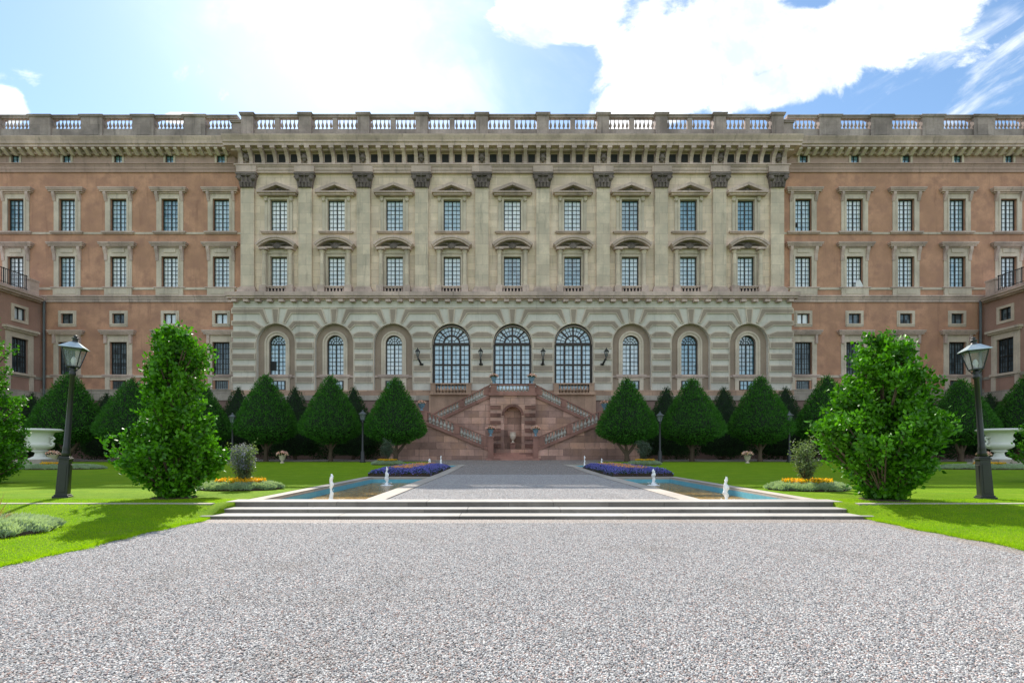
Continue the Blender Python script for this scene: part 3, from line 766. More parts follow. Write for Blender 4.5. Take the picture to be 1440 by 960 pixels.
# parapet
PY = 0.1
zp0 = zc1+0.18; zp1 = Z(183.2, PY); zp2 = Z(167.2, PY); zp3 = Z(163, PY); zp4 = Z(159.5, PY-0.3)
BAL = [(0.09, 0), (0.09, 0.06), (0.05, 0.10), (0.07, 0.15), (0.145, 0.26), (0.13, 0.36), (0.05, 0.54), (0.042, 0.68), (0.08, 0.76), (0.09, 0.80)]
def balusters(mb, x0, x1, n, y, z0, z1, k=1.0):
    h = z1-z0
    for i in range(n):
        x = x0+(x1-x0)*(i+0.5)/n
        mb.lathe(x, y, z0, [(r*k, z_/0.8*h) for r, z_ in BAL], 8)
def balustrade(x0, x1, n, half, y, name='balustrade'):
    mb = MB()
    mb.box(x0, x1, y-0.16, y+0.16, zp0-0.2, zp1); mb.box(x0, x1, y-0.19, y+0.19, zp2, zp3-0.1); mb.box(x0, x1, y-0.25, y+0.25, zp3-0.1, zp3)
    if half:
        xm = (x0+x1)/2; mb.box(xm-0.21, xm+0.21, y-0.15, y+0.15, zp1, zp2)
        balusters(mb, x0, xm-0.21, n, y, zp1, zp2, 0.85); balusters(mb, xm+0.21, x1, n, y, zp1, zp2, 0.85)
    else: balusters(mb, x0, x1, n, y, zp1, zp2)
    return mb.build(name, M['parapet'], palace)
def pier(x, w, y, top, name='parapet_pier'):
    mb = MB(); mb.box(x-w, x+w, y-0.36, y+0.36, zp0-0.2, top-0.22); mb.box(x-w-0.05, x+w+0.05, y-0.41, y+0.41, zp0-0.2, zp0+0.15)
    mb.box(x-w-0.08, x+w+0.08, y-0.46, y+0.46, top-0.22, top-0.1); mb.box(x-w-0.13, x+w+0.13, y-0.5, y+0.5, top-0.1, top)
    mb.box(x-w+0.15, x+w-0.15, y-0.38, y-0.362, zp0+0.35, top-0.42)
    return mb.build(name, M['parapet'], palace)
for x in PL: pier(x, 0.52, PY, zp4)
for i in range(len(PL)-1): balustrade(PL[i]+0.52, PL[i+1]-0.52, 5, True, PY)
for sx in (-1, 1): pier(sx*24.2, 0.52, PY+0.45, zp4-0.35)

# string cornice at the pavilion's first floor
sc = MB(); zs1 = Z(415); XG = 24.15
for p, a, b_ in [(0.95, Z(419, -0.9), Z(416, -0.9)), (1.05, Z(416, -0.9), zs1), (0.70, Z(421.5, -0.8), Z(419, -0.9))]:
    sc.box(-XG+0.57-p+0.0, XG-0.57+p, -p, WY, a, b_)
for i in range(48):
    x = -XG+0.25+(2*XG-0.5)*i/47
    sc.box(x-0.21, x+0.21, -1.0, -0.6, Z(424.2, -0.9), Z(421.5, -0.8)+0.01)
sc.build('string_cornice', M['trimgrey'], palace)

# ground storey: banded wall with arches
ZG = lambda y: Z(y, GY)
AR = 1.66; ZSP = ZG(455)-AR; ZA0 = ZG(548.5)
def arch_pts(cx, r, zs, n=20, a0=math.pi, a1=0): return [(cx+r*math.cos(a0+(a1-a0)*i/n), zs+r*math.sin(a0+(a1-a0)*i/n)) for i in range(n+1)]
def arch_wall(mb, x0, x1, z0, z1, cx, r, zs, y, depth, mi=0, foot=None):
    foot = z0 if foot is None else foot
    pts = arch_pts(cx, r, zs)
    mb.quad((x0, y, foot), (cx-r, y, foot), (cx-r, y, zs), (x0, y, zs), mi)
    mb.quad((cx+r, y, foot), (x1, y, foot), (x1, y, zs), (cx+r, y, zs), mi)
    if foot > z0: mb.quad((x0, y, z0), (x1, y, z0), (x1, y, foot), (x0, y, foot), mi)
    n = len(pts)-1
    tops = []
    for i in range(n+1):
        px, pz = pts[i]
        a = math.pi-math.pi*i/n
        # cast outward to the frame of the cell
        if a >= math.pi*0.75: tops.append((x0, zs+(z1-zs)*(math.pi-a)/(math.pi*0.25)))
        elif a <= math.pi*0.25: tops.append((x1, zs+(z1-zs)*a/(math.pi*0.25)))
        else: tops.append((x0+(x1-x0)*((math.pi*0.75-a)/(math.pi*0.5)), z1))
    for i in range(n):
        mb.quad((pts[i][0], y, pts[i][1]), (pts[i+1][0], y, pts[i+1][1]), (tops[i+1][0], y, tops[i+1][1]), (tops[i][0], y, tops[i][1]), mi)
        mb.quad((pts[i][0], y, pts[i][1]), (pts[i][0], y+depth, pts[i][1]), (pts[i+1][0], y+depth, pts[i+1][1]), (pts[i+1][0], y, pts[i+1][1]), mi)
    mb.quad((cx-r, y, foot), (cx-r, y+depth, foot), (cx-r, y+depth, zs), (cx-r, y, zs), mi)
    mb.quad((cx+r, y, zs), (cx+r, y+depth, zs), (cx+r, y+depth, foot), (cx+r, y, foot), mi)
cells = [-XG] + [ (a+b_)/2 for a, b_ in zip(sorted(PB)[:-1], sorted(PB)[1:]) ] + [XG]
gw = MB(); nw = MB()
ZGT = Z(421.5, -0.8)+0.02
for i, x in enumerate(sorted(PB)):
    big = abs(x) < 6
    arch_wall(gw, cells[i], cells[i+1], ZA0, ZGT, x, AR, ZSP, GY, 0.34 if not big else 0.5)
    if not big:
        nw = MB(); arch_wall(nw, x-AR-0.02, x+AR+0.02, ZA0, ZSP+AR+0.02, x, 0.72, ZG(482), GY+0.33, 0.45, foot=ZG(526)); nw.build('niche_wall', M['niche'], palace)
for sx in (-1, 1): gw.quad((sx*XG, GY, ZA0), (sx*XG, WY+0.1, ZA0), (sx*XG, WY+0.1, ZGT), (sx*XG, GY, ZGT))
gw.build('ground_storey_wall', M['pale'], palace)
# projecting taupe blocks; coordinates surveyed on one bay, in picture units from the pier centre
def blk(mb, poly, pr=0.09, rim=0.085):
    """raised block with a pale bevelled rim"""
    mb.prism(poly, GY-pr, GY, 0)
    cxm = sum(p_[0] for p_ in poly)/len(poly); czm = sum(p_[1] for p_ in poly)/len(poly)
    n = len(poly); ins = []
    for i in range(n):
        a, b_, c_ = Vector(poly[i-1]), Vector(poly[i]), Vector(poly[(i+1) % n])
        d1 = (b_-a).normalized(); d2 = (c_-b_).normalized()
        n1 = Vector((-d1.y, d1.x)); n2 = Vector((-d2.y, d2.x))
        k = (n1+n2); L = max(0.35, k.length/2); k = k.normalized()*rim/L
        ins.append((b_.x+k.x, b_.y+k.y))
    mb.prism(ins, GY-pr-0.02, GY-pr+0.001, 1, 1)
s_ = (CAMD+GY)/F
rb = MB()
def U(x, y): return (x*s_, ZG(400+y/6))                            # x in px from a pier centre, y in survey rows
piers = list(zip(sorted(PB)[:-1], sorted(PB)[1:]))
def blocks(xl, xr, cut=None):
    """xl/xr: arch centres on both sides, None at the pavilion ends"""
    edgeL = -XG-0.12 if xl is None else None; edgeR = XG+0.12 if xr is None else None
    L = (xl+AR+0.10) if xl is not None else edgeL; Rr = (xr-AR-0.10) if xr is not None else edgeR
    for a, b_ in ((485, 540), (580, 635), (680, 735), (775, 830)):
        blk(rb, [(L, ZG(400+b_/6)), (Rr, ZG(400+b_/6)), (Rr, ZG(400+a/6)), (L, ZG(400+a/6))])
    zt = lambda y: ZG(400+y/6)
    def arc_x(xc, z, side, r=AR+0.05):
        dz_ = z-ZSP
        return xc+side*math.sqrt(max(0.0, r*r-dz_*dz_)) if dz_ > 0 else xc+side*r
    # E: gently arched block
    def fl(z): return arc_x(xl, z, 1)+0.05 if xl is not None else edgeL
    def fr(z): return arc_x(xr, z, -1)-0.05 if xr is not None else edgeR
    zb, zm, zp = zt(446), zt(420), zt(393)
    if xl is not None and xr is not None:
        mid = (xl+xr)/2
        blk(rb, [(fl(zb), zb), (fr(zb), zb), (fr(zm)+0.0, zm), (mid+0.45, zp+0.0-0.03), (mid-0.45, zp-0.03), (fl(zm), zm)])
    elif xl is None: blk(rb, [(edgeL, zb), (fr(zb), zb), (fr(zm), zm), (fr(zm)-0.75, zp), (edgeL, zp)])
    else: blk(rb, [(fl(zb), zb), (edgeR, zb), (edgeR, zp), (fl(zm)+0.75, zp), (fl(zm), zm)])
    # F: bent block
    z1, z2 = zt(306), zt(346); e1, e2 = zt(358), zt(388)
    def ptl(z): return (arc_x(xl, z, 1, AR+0.07), z)
    def ptr(z): return (arc_x(xr, z, -1, AR+0.07), z)
    if xl is not None and xr is not None:
        blk(rb, [ptl(e2), (mid-1.42+0.55+0.12, z2), (mid+0.75, z2), ptr(e2), ptr(e1), (mid+1.02, z1), (mid-1.02, z1), ptl(e1)])
    elif xl is None: blk(rb, [(edgeL, z2), (ptr(e2)[0]-0.75, z2), ptr(e2), ptr(e1), (ptr(e1)[0]-0.75, z1), (edgeL, z1)])
    else: blk(rb, [ptl(e2), (ptl(e2)[0]+0.75, z2), (edgeR, z2), (edgeR, z1), (ptl(e1)[0]+0.75, z1), ptl(e1)])
    # G: top block with long legs
    z1, z2 = zt(203), zt(247); f1, f2 = zt(326), zt(332)
    if xl is not None:
        gl = [(xl+0.60, f1+0.02), (xl+0.86, zt(334)+0.04), (xl+1.30+0.08, z2)]; gl_t = (xl+1.02, z1)
    if xr is not None:
        gr = [(xr-1.38, z2), (xr-0.86, zt(334)+0.04), (xr-0.60, f1+0.02)]; gr_t = (xr-1.02, z1)
    if xl is not None and xr is not None: blk(rb, gl+gr+[gr_t, gl_t])
    elif xl is None: blk(rb, [(edgeL, z2)]+gr+[gr_t, (edgeL, z1)])
    else: blk(rb, gl+[(edgeR, z2), (edgeR, z1), gl_t])
blocks(None, sorted(PB)[0])
for a, b_ in piers: blocks(a, b_)
blocks(sorted(PB)[-1], None)
for x in PB:
    zt = lambda y: ZG(400+y/6)
    blk(rb, [(x-0.20, zt(326)), (x+0.20, zt(326)), (x+0.33, zt(203)), (x-0.33, zt(203))])
    # raised moulding round each arch
    n = 24; A = arch_pts(x, AR+0.07, ZSP, n); B = arch_pts(x, AR-0.001, ZSP, n)
    for i in range(n): rb.prism([B[i+1], B[i], A[i], A[i+1]][::-1] if False else [B[i], B[i+1], A[i+1], A[i]][::-1], GY-0.05, GY)
    for sx in (-1, 1): rb.box(min(x+sx*AR, x+sx*(AR+0.07)), max(x+sx*AR, x+sx*(AR+0.07)), GY-0.05, GY, ZA0, ZSP)
rb.box(-XG-0.05, XG+0.05, GY-0.08, WY, zt(200), zt(193))
rb.build('rusticated_blocks', [M['trim'], M['taupe']], palace)
# plinth courses of the pavilion
pl = MB(); pl.box(-XG-0.15, XG+0.15, GY-0.10, WY, ZG(556), ZA0, 0); pl.box(-XG-0.2, XG+0.2, GY-0.16, WY, ZG(563), ZG(556), 1); pl.box(-XG-0.1, XG+0.1, GY-0.05, WY, -0.3, ZG(563), 2)
pl.build('plinth', [M['pinkband'], M['plinth'], M['mauve']], palace)

def arch_frame(r, z0, zs, y, big):
    """frame bars of a round headed window; returns MB"""
    mb = MB(); fr = 0.15 if big else 0.07; mt = 0.045 if big else 0.04
    def arcbar(ra, rb_, y0, y1, n=22, a0=0, a1=math.pi):
        for i in range(n):
            t0, t1 = a0+(a1-a0)*i/n, a0+(a1-a0)*(i+1)/n
            mb.prism([(ra*math.cos(t0), zs+ra*math.sin(t0)), (rb_*math.cos(t0), zs+rb_*math.sin(t0)), (rb_*math.cos(t1), zs+rb_*math.sin(t1)), (ra*math.cos(t1), zs+ra*math.sin(t1))], y0, y1)
    arcbar(r-fr, r, y, y+0.1)
    for sx in (-1, 1): mb.box(min(sx*r, sx*(r-fr)), max(sx*r, sx*(r-fr)), y, y+0.1, z0, zs)
    mb.box(-r+fr, r-fr, y, y+0.1, z0, z0+fr)
    tb = 0.19 if big else 0.08
    mb.box(-r+fr, r-fr, y-0.03, y+0.1, zs-tb, zs+tb*0.3)
    def spoke(a, r0, r1, w, yy):
        c_, s2 = math.cos(a), math.sin(a)
        mb.prism([(r0*c_+w*s2, zs+r0*s2-w*c_), (r1*c_+w*s2, zs+r1*s2-w*c_), (r1*c_-w*s2, zs+r1*s2+w*c_), (r0*c_-w*s2, zs+r0*s2+w*c_)], yy, yy+0.07)
    if big:
        arcbar(0.62, 0.76, y+0.004, y+0.09, 16); arcbar(0.28, 0.32, y+0.02, y+0.08, 10); arcbar(1.08, 1.12, y+0.02, y+0.08, 18)
        for a in (R(45), R(90), R(135)): spoke(a, 0.76, r-fr, 0.07, y+0.008)
        spoke(R(90), 0.06, 0.62, 0.06, y+0.008)
        for a in (15, 30, 60, 75, 105, 120, 150, 165): spoke(R(a), 0.76, r-fr, 0.02, y+0.022)
        for a in (45, 135): spoke(R(a), 0.3, 0.62, 0.02, y+0.022)
        w = (r-fr)
        for x in (-w/2-0.02, 0, w/2+0.02): mb.box(x-0.085, x+0.085, y+0.002, y+0.096, z0+fr, zs-tb)
        zm = z0+(zs-z0)*0.49; mb.box(-w, w, y-0.004, y+0.09, zm-0.07, zm+0.07)
        for k in range(4):
            c_ = -w+w*(k+0.5)/2; mb.box(c_-mt/2, c_+mt/2, y+0.03, y+0.07, z0+fr, zs-tb)
        for a, b_ in ((z0+fr, zm-0.07), (zm+0.07, zs-tb)):
            for j in (1, 2, 3): zz = a+(b_-a)*j/4; mb.box(-w, w, y+0.034, y+0.066, zz-mt/2, zz+mt/2)
    else:
        arcbar(0.24, 0.28, y+0.02, y+0.07, 10); arcbar(0.45, 0.48, y+0.02, y+0.07, 14)
        for a in (30, 60, 90, 120, 150): spoke(R(a), 0.28 if a != 90 else 0.02, r-fr, 0.02, y+0.022)
        mb.box(-0.05, 0.05, y+0.003, y+0.09, z0+fr, zs-tb)
        for x in (-(r-fr)/2-0.02, (r-fr)/2+0.02): mb.box(x-mt/2, x+mt/2, y+0.03, y+0.06, z0+fr, zs-tb)
        for j in range(1, 7): zz = z0+fr+(zs-tb-z0-fr)*j/7; mb.box(-r+fr, r-fr, y+0.033, y+0.062, zz-mt/2, zz+mt/2)
    return mb
def arch_pane(r, z0, zs, y):
    mb = MB(); mb.prism([(-r, z0), (r, z0)] + arch_pts(0, r, zs, 20, 0, math.pi)[0:], y, y+0.03); return mb
def win_side():
    z0, zs = ZG(526), ZG(482); yf = GY+0.33; s = MB()
    n = 20
    for ra, rb_, pr in ((0.72, 0.94, 0.07), (0.94, 1.08, 0.13)):
        A = arch_pts(0, rb_, zs, n); B = arch_pts(0, ra, zs, n)
        for i in range(n): s.prism([B[i], B[i+1], A[i+1], A[i]][::-1], yf-pr, yf)
        for sx in (-1, 1): s.box(min(sx*ra, sx*rb_), max(sx*ra, sx*rb_), yf-pr, yf, z0, zs)
    si = MB(); moulding(si, -1.14, 1.14, yf, [(0.18, ZG(529), ZG(526)), (0.12, ZG(531), ZG(529))])
    si.box(-AR, -1.2, yf-0.1, yf, ZG(530), ZG(527)); si.box(1.2, AR, yf-0.1, yf, ZG(530), ZG(527))
    lo = MB()
    for sx in (-1, 1): lo.box(sx*0.92-0.17, sx*0.92+0.17, yf-0.08, yf, ZA0, ZG(531))
    lo.box(-0.75, 0.75, yf-0.05, yf, ZG(534.5), ZG(531))
    bw = MB(); bw.box(-0.66, 0.66, yf-0.03, yf-0.005, ZG(547.5), ZG(534.5))
    bf = casement(0, ZG(547.5), ZG(534.5), 0.68, yf-0.1, 4, 2, 0.06, 0.04)
    # merge the small cellar window's bars into the lower frame
    fr = arch_frame(0.72, z0, zs, GY+0.52, False)
    return {'window': (s, M['trim']), 'sill': (si, M['trimgrey']), 'apron': (lo, M['trim']), 'cellar_pane': (bw, M['paneblue']), 'cellar_frame': (bf, M['frame']),
            'frame': (fr, M['frame']), 'pane': (arch_pane(0.72, z0, zs, GY+0.60), None)}
side = [x for x in PB if abs(x) > 6]
ws = make_window(palace, 'side', side, win_side, lambda i, x: 'panebright' if x in (-10.32,) else ('panemid' if x < 11 else 'paneblue'))
def win_big():
    z0, zs = ZG(541), ZG(484.5); s = MB(); n = 20
    rr = AR-0.02
    A = arch_pts(0, rr, zs, n); B = arch_pts(0, rr-0.06, zs, n)
    for i in range(n): s.prism([B[i], B[i+1], A[i+1], A[i]][::-1], GY+0.05, GY+0.3)
    fr = arch_frame(AR-0.05, z0, ZSP, GY+0.24, True)
    return {'window': (s, M['taupe']), 'frame': (fr, M['doorframe']), 'pane': (arch_pane(AR-0.03, z0-0.6, ZSP, GY+0.33), None)}
make_window(palace, 'big', [0, 5.28, -5.28], win_big, lambda i, x: 'panemid')
for x in (-5.28, 5.28):                                              # balcony balustrades under two of the big windows
    mb = MB(); za, zb_ = ZG(553), ZG(541)
    for sx in (-1, 1): mb.box(x+sx*1.52-0.22, x+sx*1.52+0.22, GY-0.42, GY+0.02, za, zb_)
    mb.box(x-1.76, x+1.76, GY-0.46, GY-0.06, zb_, zb_+0.10); mb.box(x-1.8, x+1.8, GY-0.48, GY+0.0, za-0.16, za)
    balusters(mb, x-1.28, x+1.28, 9, GY-0.26, za, zb_, 0.9)
    mb.box(x-1.9, x+1.9, GY-0.22, GY, 2.6, za-0.16)
    mb.build('balcony', [M['pinkband']], palace)

# ------------------------------------------------------------------ orange wings of the main facade
ZW = lambda y: Z(y, WY)
wT0, wT1 = ZW(325.5), ZW(280); wS0, wS1 = ZW(404), ZW(361); wM0, wM1 = ZW(455), ZW(441); wG0, wG1 = ZW(526.5), ZW(481); wB0, wB1 = ZW(547), ZW(535)
wF0, wF1 = ZW(230), ZW(219)
XE = 54.5
for sx in (-1, 1):
    xs = [x for x in WB if x*sx > 0]
    holes = []
    for x in xs:
        holes += [(x-0.74, x+0.74, wT0, wT1), (x-0.74, x+0.74, wS0, wS1), (x-0.55, x+0.55, wM0, wM1), (x-0.78, x+0.78, wG0, wG1), (x-0.6, x+0.6, wB0, wB1)]
    a, b_ = sorted((sx*23.7, sx*XE))
    mb = MB(); wall_with_holes(mb, a, b_, ZW(562), ZW(243), WY, holes, 0.4); mb.build('wing_wall', M['plaster'], palace)
    mb = MB(); h2 = [(x-0.36, x+0.36, wF0, wF1) for x in xs]
    wall_with_holes(mb, a, b_, ZW(231), ZW(205), WY-0.05, h2, 0.35); mb.build('frieze', M['friezeplaster'], palace)
    # bands
    def band(name, rows, mat, mi=None):
        q = MB()
        for p, y0, y1 in rows: q.box(a, b_, WY-p, WY, ZW(y0), ZW(y1))
        return q.build(name, mat, palace)
    band('architrave', [(0.10, 243, 239), (0.14, 239, 235), (0.18, 235, 232.5), (0.26, 232.5, 231)], M['friezeplaster'])
    band('string_course', [(0.10, 425, 421), (0.16, 421, 418), (0.24, 418, 416)], M['trimgrey'])
    for y0, y1, p in [(404.3, 407.6, 0.06), (326.8, 329.6, 0.05), (527.5, 531, 0.06)]:
        q = MB(); q.box(a, b_, WY-p, WY, ZW(y1), ZW(y0)); q.build('string_course', M['trim'], palace)
    xss = sorted(xs)
    q = MB(); q.box(a, b_, WY-0.22, WY, ZW(563), ZW(549), 0); q.box(a, b_, WY-0.28, WY, ZW(549), ZW(547.6), 0); q.box(a, b_, WY-0.12, WY, -0.3, ZW(563), 1)
    q.build('plinth', [M['plinth'], M['mauve']], palace)
    # cornice
    PR = 0.95; zw0, zw1 = Z(205, WY-PR), Z(192.5, WY-PR)
    q = MB(); prof = [(WY-PR+0.1, zw0), (WY-PR+0.1, zw0+0.18), (WY-PR, zw0+0.22), (WY-PR-0.04, zw0+0.42), (WY-PR-0.18, zw1-0.08), (WY-PR-0.2, zw1), (WY+0.6, zw1+0.2), (WY+0.6, zw0)]
    ca, cb_ = (a, b_-0.0) if sx > 0 else (a, b_)
    q.prismx(list(reversed(prof)), ca, cb_); q.box(a, b_, WY-0.30, WY, ZW(219), ZW(216.5)); q.box(a, b_, WY-0.22, WY, ZW(216.5), zw0)
    q.build('cornice', M['trimgrey'], palace)
    q = MB(); q.prismx(list(reversed([(WY-PR-0.1, zw1+0.022), (WY-PR-0.1, zw1+0.05), (WY-0.15, zw1+0.42), (WY-0.15, zw1+0.012)])), a, b_); q.build('copper_flashing', M['copper'], palace)
    x = 24.7; first = None
    brm = MB(); brm.prismx(list(reversed([(WY-0.22, zw0-0.003), (WY-PR+0.16, zw0-0.003), (WY-PR+0.16, zw0-0.16), (WY-0.52, zw0-0.32), (WY-0.32, zw0-0.46), (WY-0.22, zw0-0.46)])), -0.15, 0.15); bro = brm.build('cornice_bracket', M['trim'], palace); bro.location.x = sx*x; x += 0.722
    while x < (55 if sx < 0 else 55): linked(bro, sx*x); x += 0.722
    # parapet
    PYW = WY+0.1; dzp = 0.0
    for i in range(len(xss)):
        x = sorted([abs(v) for v in xss])[i]; X = sx*x
        lo_, hi_ = x-1.35, x+1.35
        if i == 0: lo_ = 24.6
        u0, u1 = sorted((sx*lo_, sx*hi_))
        mb = MB(); z0_ = zw1+0.2; zz1, zz2, zz3 = Z(182.8, PYW), Z(168, PYW), Z(164, PYW)
        mb.box(u0, u1, PYW-0.16, PYW+0.16, z0_-0.2, zz1); mb.box(u0, u1, PYW-0.19, PYW+0.19, zz2, zz3-0.1); mb.box(u0, u1, PYW-0.26, PYW+0.26, zz3-0.1, zz3)
        balusters(mb, u0, u1, 8, PYW, zz1, zz2, 0.85); mb.build('balustrade', M['parapet'], palace)
        xp = sx*(x+2.3); t_ = Z(161.5, PYW-0.3)
        mb = MB(); mb.box(xp-0.95, xp+0.95, PYW-0.3, PYW+0.3, z0_-0.2, t_-0.2); mb.box(xp-1.03, xp+1.03, PYW-0.38, PYW+0.38, t_-0.2, t_-0.1); mb.box(xp-1.09, xp+1.09, PYW-0.43, PYW+0.43, t_-0.1, t_)
        mb.box(xp-0.98, xp+0.98, PYW-0.34, PYW+0.34, z0_-0.2, z0_+0.2); mb.box(xp-0.65, xp+0.65, PYW-0.32, PYW-0.302, z0_+0.45, t_-0.4)
        mb.build('parapet_pier', M['parapet'], palace)

ZH = lambda y: Z(y, WY-0.3)
def wing_top():
    s = MB(); ring(s, 0, wT0, wT1, 0.74, 0.16, WY, 0.09); ring(s, 0, wT0, ZW(270), 0.90, 0.30, WY, 0.05); s.box(-0.898, 0.898, WY-0.045, WY, wT1+0.162, ZH(270))
    h = MB(); moulding(h, -1.25, 1.25, WY, [(0.14, ZH(270.5), ZH(268.6)), (0.28, ZH(268.6), ZH(266.3)), (0.36, ZH(266.3), ZH(264.5)), (0.40, ZH(264.5), ZH(263.2))])
    for sx in (-1, 1): h.prismx([(WY, ZH(281)), (WY-0.09, ZH(281)), (WY-0.27, ZH(272)), (WY-0.27, ZH(268.7)), (WY, ZH(268.7))], sx*1.12-0.12, sx*1.12+0.12)
    si = MB(); moulding(si, -1.28, 1.28, WY, [(0.12, ZW(329.6), ZW(328)), (0.20, ZW(328), ZW(326))])
    return {'window': (s, M['trim']), 'hood': (h, M['trimgrey']), 'sill': (si, M['trimgrey']), 'frame': (casement(0, wT0, wT1, 0.74, WY+0.18, 4, 7), M['frame']), 'pane': (pane_mesh(0, wT0, wT1, 0.74, WY+0.25), None)}
def wing_mid():
    s = MB(); ring(s, 0, wS0, wS1, 0.74, 0.16, WY, 0.09); ring(s, 0, wS0, ZW(347), 0.90, 0.30, WY, 0.05); s.box(-0.898, 0.898, WY-0.045, WY, wS1+0.162, ZH(347)); s.box(-1.22, 1.22, WY-0.12, WY, ZW(416), ZW(405.5)); s.box(-0.85, 0.85, WY-0.15, WY-0.12, ZW(414), ZW(407.5))
    s.box(-0.55, 0.55, WY-0.10, WY, ZW(355.5), ZW(350))
    h = MB(); moulding(h, -1.25, 1.25, WY, [(0.14, ZH(347.5), ZH(345.6)), (0.28, ZH(345.6), ZH(343.3)), (0.36, ZH(343.3), ZH(341.5)), (0.40, ZH(341.5), ZH(340.2))])
    for sx in (-1, 1): h.prismx([(WY, ZH(365)), (WY-0.09, ZH(365)), (WY-0.14, ZH(356)), (WY-0.27, ZH(350)), (WY-0.27, ZH(345.8)), (WY, ZH(345.8))], sx*1.12-0.13, sx*1.12+0.13)
    si = MB(); moulding(si, -1.24, 1.24, WY, [(0.17, ZW(405.6), ZW(404))])
    return {'window': (s, M['trim']), 'hood': (h, M['trimgrey']), 'sill': (si, M['trimgrey']), 'frame': (casement(0, wS0, wS1, 0.74, WY+0.18, 4, 7), M['frame']), 'pane': (pane_mesh(0, wS0, wS1, 0.74, WY+0.25), None)}
def wing_mezz():
    s = MB(); ring(s, 0, wM0, wM1, 0.55, 0.14, WY, 0.08); s.box(-0.69, 0.69, WY-0.08, WY, wM0-0.14, wM0)
    ring(s, 0, wM0-0.2, wM1+0.14, 0.69, 0.12, WY, 0.04); s.box(-0.81, 0.81, WY-0.04, WY, wM0-0.28, wM0-0.14)
    return {'window': (s, M['trim']), 'frame': (casement(0, wM0, wM1, 0.55, WY+0.14, 2, 1, 0.06), M['frame']), 'pane': (pane_mesh(0, wM0, wM1, 0.55, WY+0.2), None)}
def wing_ground():
    s = MB(); ring(s, 0, wG0, wG1, 0.78, 0.16, WY, 0.09); ring(s, 0, wG0, ZW(471), 0.94, 0.28, WY, 0.05); s.box(-0.938, 0.938, WY-0.045, WY, wG1+0.162, ZH(471))
    for sx in (-1, 1): s.box(sx*0.95-0.2, sx*0.95+0.2, WY-0.12, WY, ZW(548), ZW(531))
    s.box(-0.75, 0.75, WY-0.06, WY, ZW(534.5), ZW(531))
    h = MB(); moulding(h, -1.22, 1.22, WY, [(0.12, ZH(471), ZH(469.5)), (0.26, ZH(469.5), ZH(467)), (0.34, ZH(467), ZH(465)), (0.38, ZH(465), ZH(463.8))])
    for sx in (-1, 1): h.box(sx*1.12-0.11, sx*1.12+0.11, WY-0.2, WY, ZH(482), ZH(469.6))
    si = MB(); moulding(si, -1.24, 1.24, WY, [(0.12, ZW(531), ZW(529)), (0.18, ZW(529), ZW(526.7))])
    bf = casement(0, wB0, wB1, 0.6, WY+0.1, 6, 3, 0.05, 0.035, 0.02)
    bp = MB(); bp.box(-0.6, 0.6, WY+0.17, WY+0.2, wB0, wB1)
    return {'window': (s, M['trim']), 'hood': (h, M['trimgrey']), 'sill': (si, M['trimgrey']), 'cellar_grille': (bf, M['irongrey']), 'cellar_pane': (bp, M['panedark']),
            'frame': (casement(0, wG0, wG1, 0.78, WY+0.18, 6, 6, 0.08), M['frame']), 'pane': (pane_mesh(0, wG0, wG1, 0.78, WY+0.25), None)}
def wing_attic():
    s = MB(); 
    for sx in (-1, 1): s.box(sx*0.45-0.09, sx*0.45+0.09, WY-0.11, WY-0.05, wF0, wF1)
    s.box(-0.54, 0.54, WY-0.10, WY-0.05, wF1, wF1+0.07)
    y = WY+0.05
    return {'window': (s, M['trim']), 'frame': (casement(0, wF0, wF1, 0.36, y, 2, 2, 0.04, 0.03, 0.02), M['frame']), 'pane': (pane_mesh(0, wF0, wF1, 0.36, y+0.06), None)}
make_window(palace, 't', WB, wing_top, lambda i, x: ('panebright' if i % 3 else 'panemid') if x > 0 else ('paneblue' if i % 3 == 1 else 'panemid'))
make_window(palace, 'm', WB, wing_mid, lambda i, x: 'panebright' if abs(x) < 32 else ('panemid' if i % 2 else 'panebright'))
make_window(palace, 'z', WB, wing_mezz, lambda i, x: 'panebright' if (abs(x) < 27 or -32 < x < 0) else 'panedark')
make_window(palace, 'g', [x for x in WB if abs(x) < 41], wing_ground, lambda i, x: 'panedark')
make_window(palace, 'a', WB, wing_attic, lambda i, x: 'paneblue')
# things seen in single windows: dark open sashes, one blind hanging out
for nm, x0, x1, y0, y1, Y, mt_ in (('open_sash', 1117.5, 1122, 313, 319, WY+0.16, M['dark']), ('open_sash', 379.5, 388.3, 508, 520.5, GY+0.5, M['dark'])):
    mb = MB(); mb.box(XP(x0, Y), XP(x1, Y), Y-0.004, Y+0.02, Z(y1, Y), Z(y0, Y)); mb.build(nm, mt_, palace)
mb = MB(); Y = WY-0.05
mb.prism([(XP(1203, Y), Z(404, Y)), (XP(1215, Y), Z(404, Y)), (XP(1209.5, Y), Z(393.5, Y)), (XP(1204, Y), Z(394.5, Y))], Y, Y+0.03); mb.build('blowing_curtain', M['curtain'], palace)
# body behind the facade and roof
mb = MB(); mb.box(-XE, XE, WY+0.72, 22, -0.3, Z(205)); mb.box(-23.6, 23.6, 0.60, WY+0.71, ZSTR, Z(205)-0.01); mb.box(-XE, XE, WY+0.62, 22, Z(205)+0.002, zw1-0.02); mb.box(-23.9, 23.9, 0.92, 22.5, zc0, zc1+0.15)
mb.build('roof', M['parapet'], palace)
# downpipes in the corners
for sx in (-1, 1):
    mb = MB(); X = sx*41.75; Y = WY-0.25
    mb.tube([(X, Y, ZW(424)), (X, Y, 0.2)], 0.10, 8)
    for y_ in (440, 480, 520, 555): mb.lathe(X, Y, ZW(y_), [(0.13, 0), (0.13, 0.1)], 8)
    mb.build('downpipe', M['irongrey'], palace)

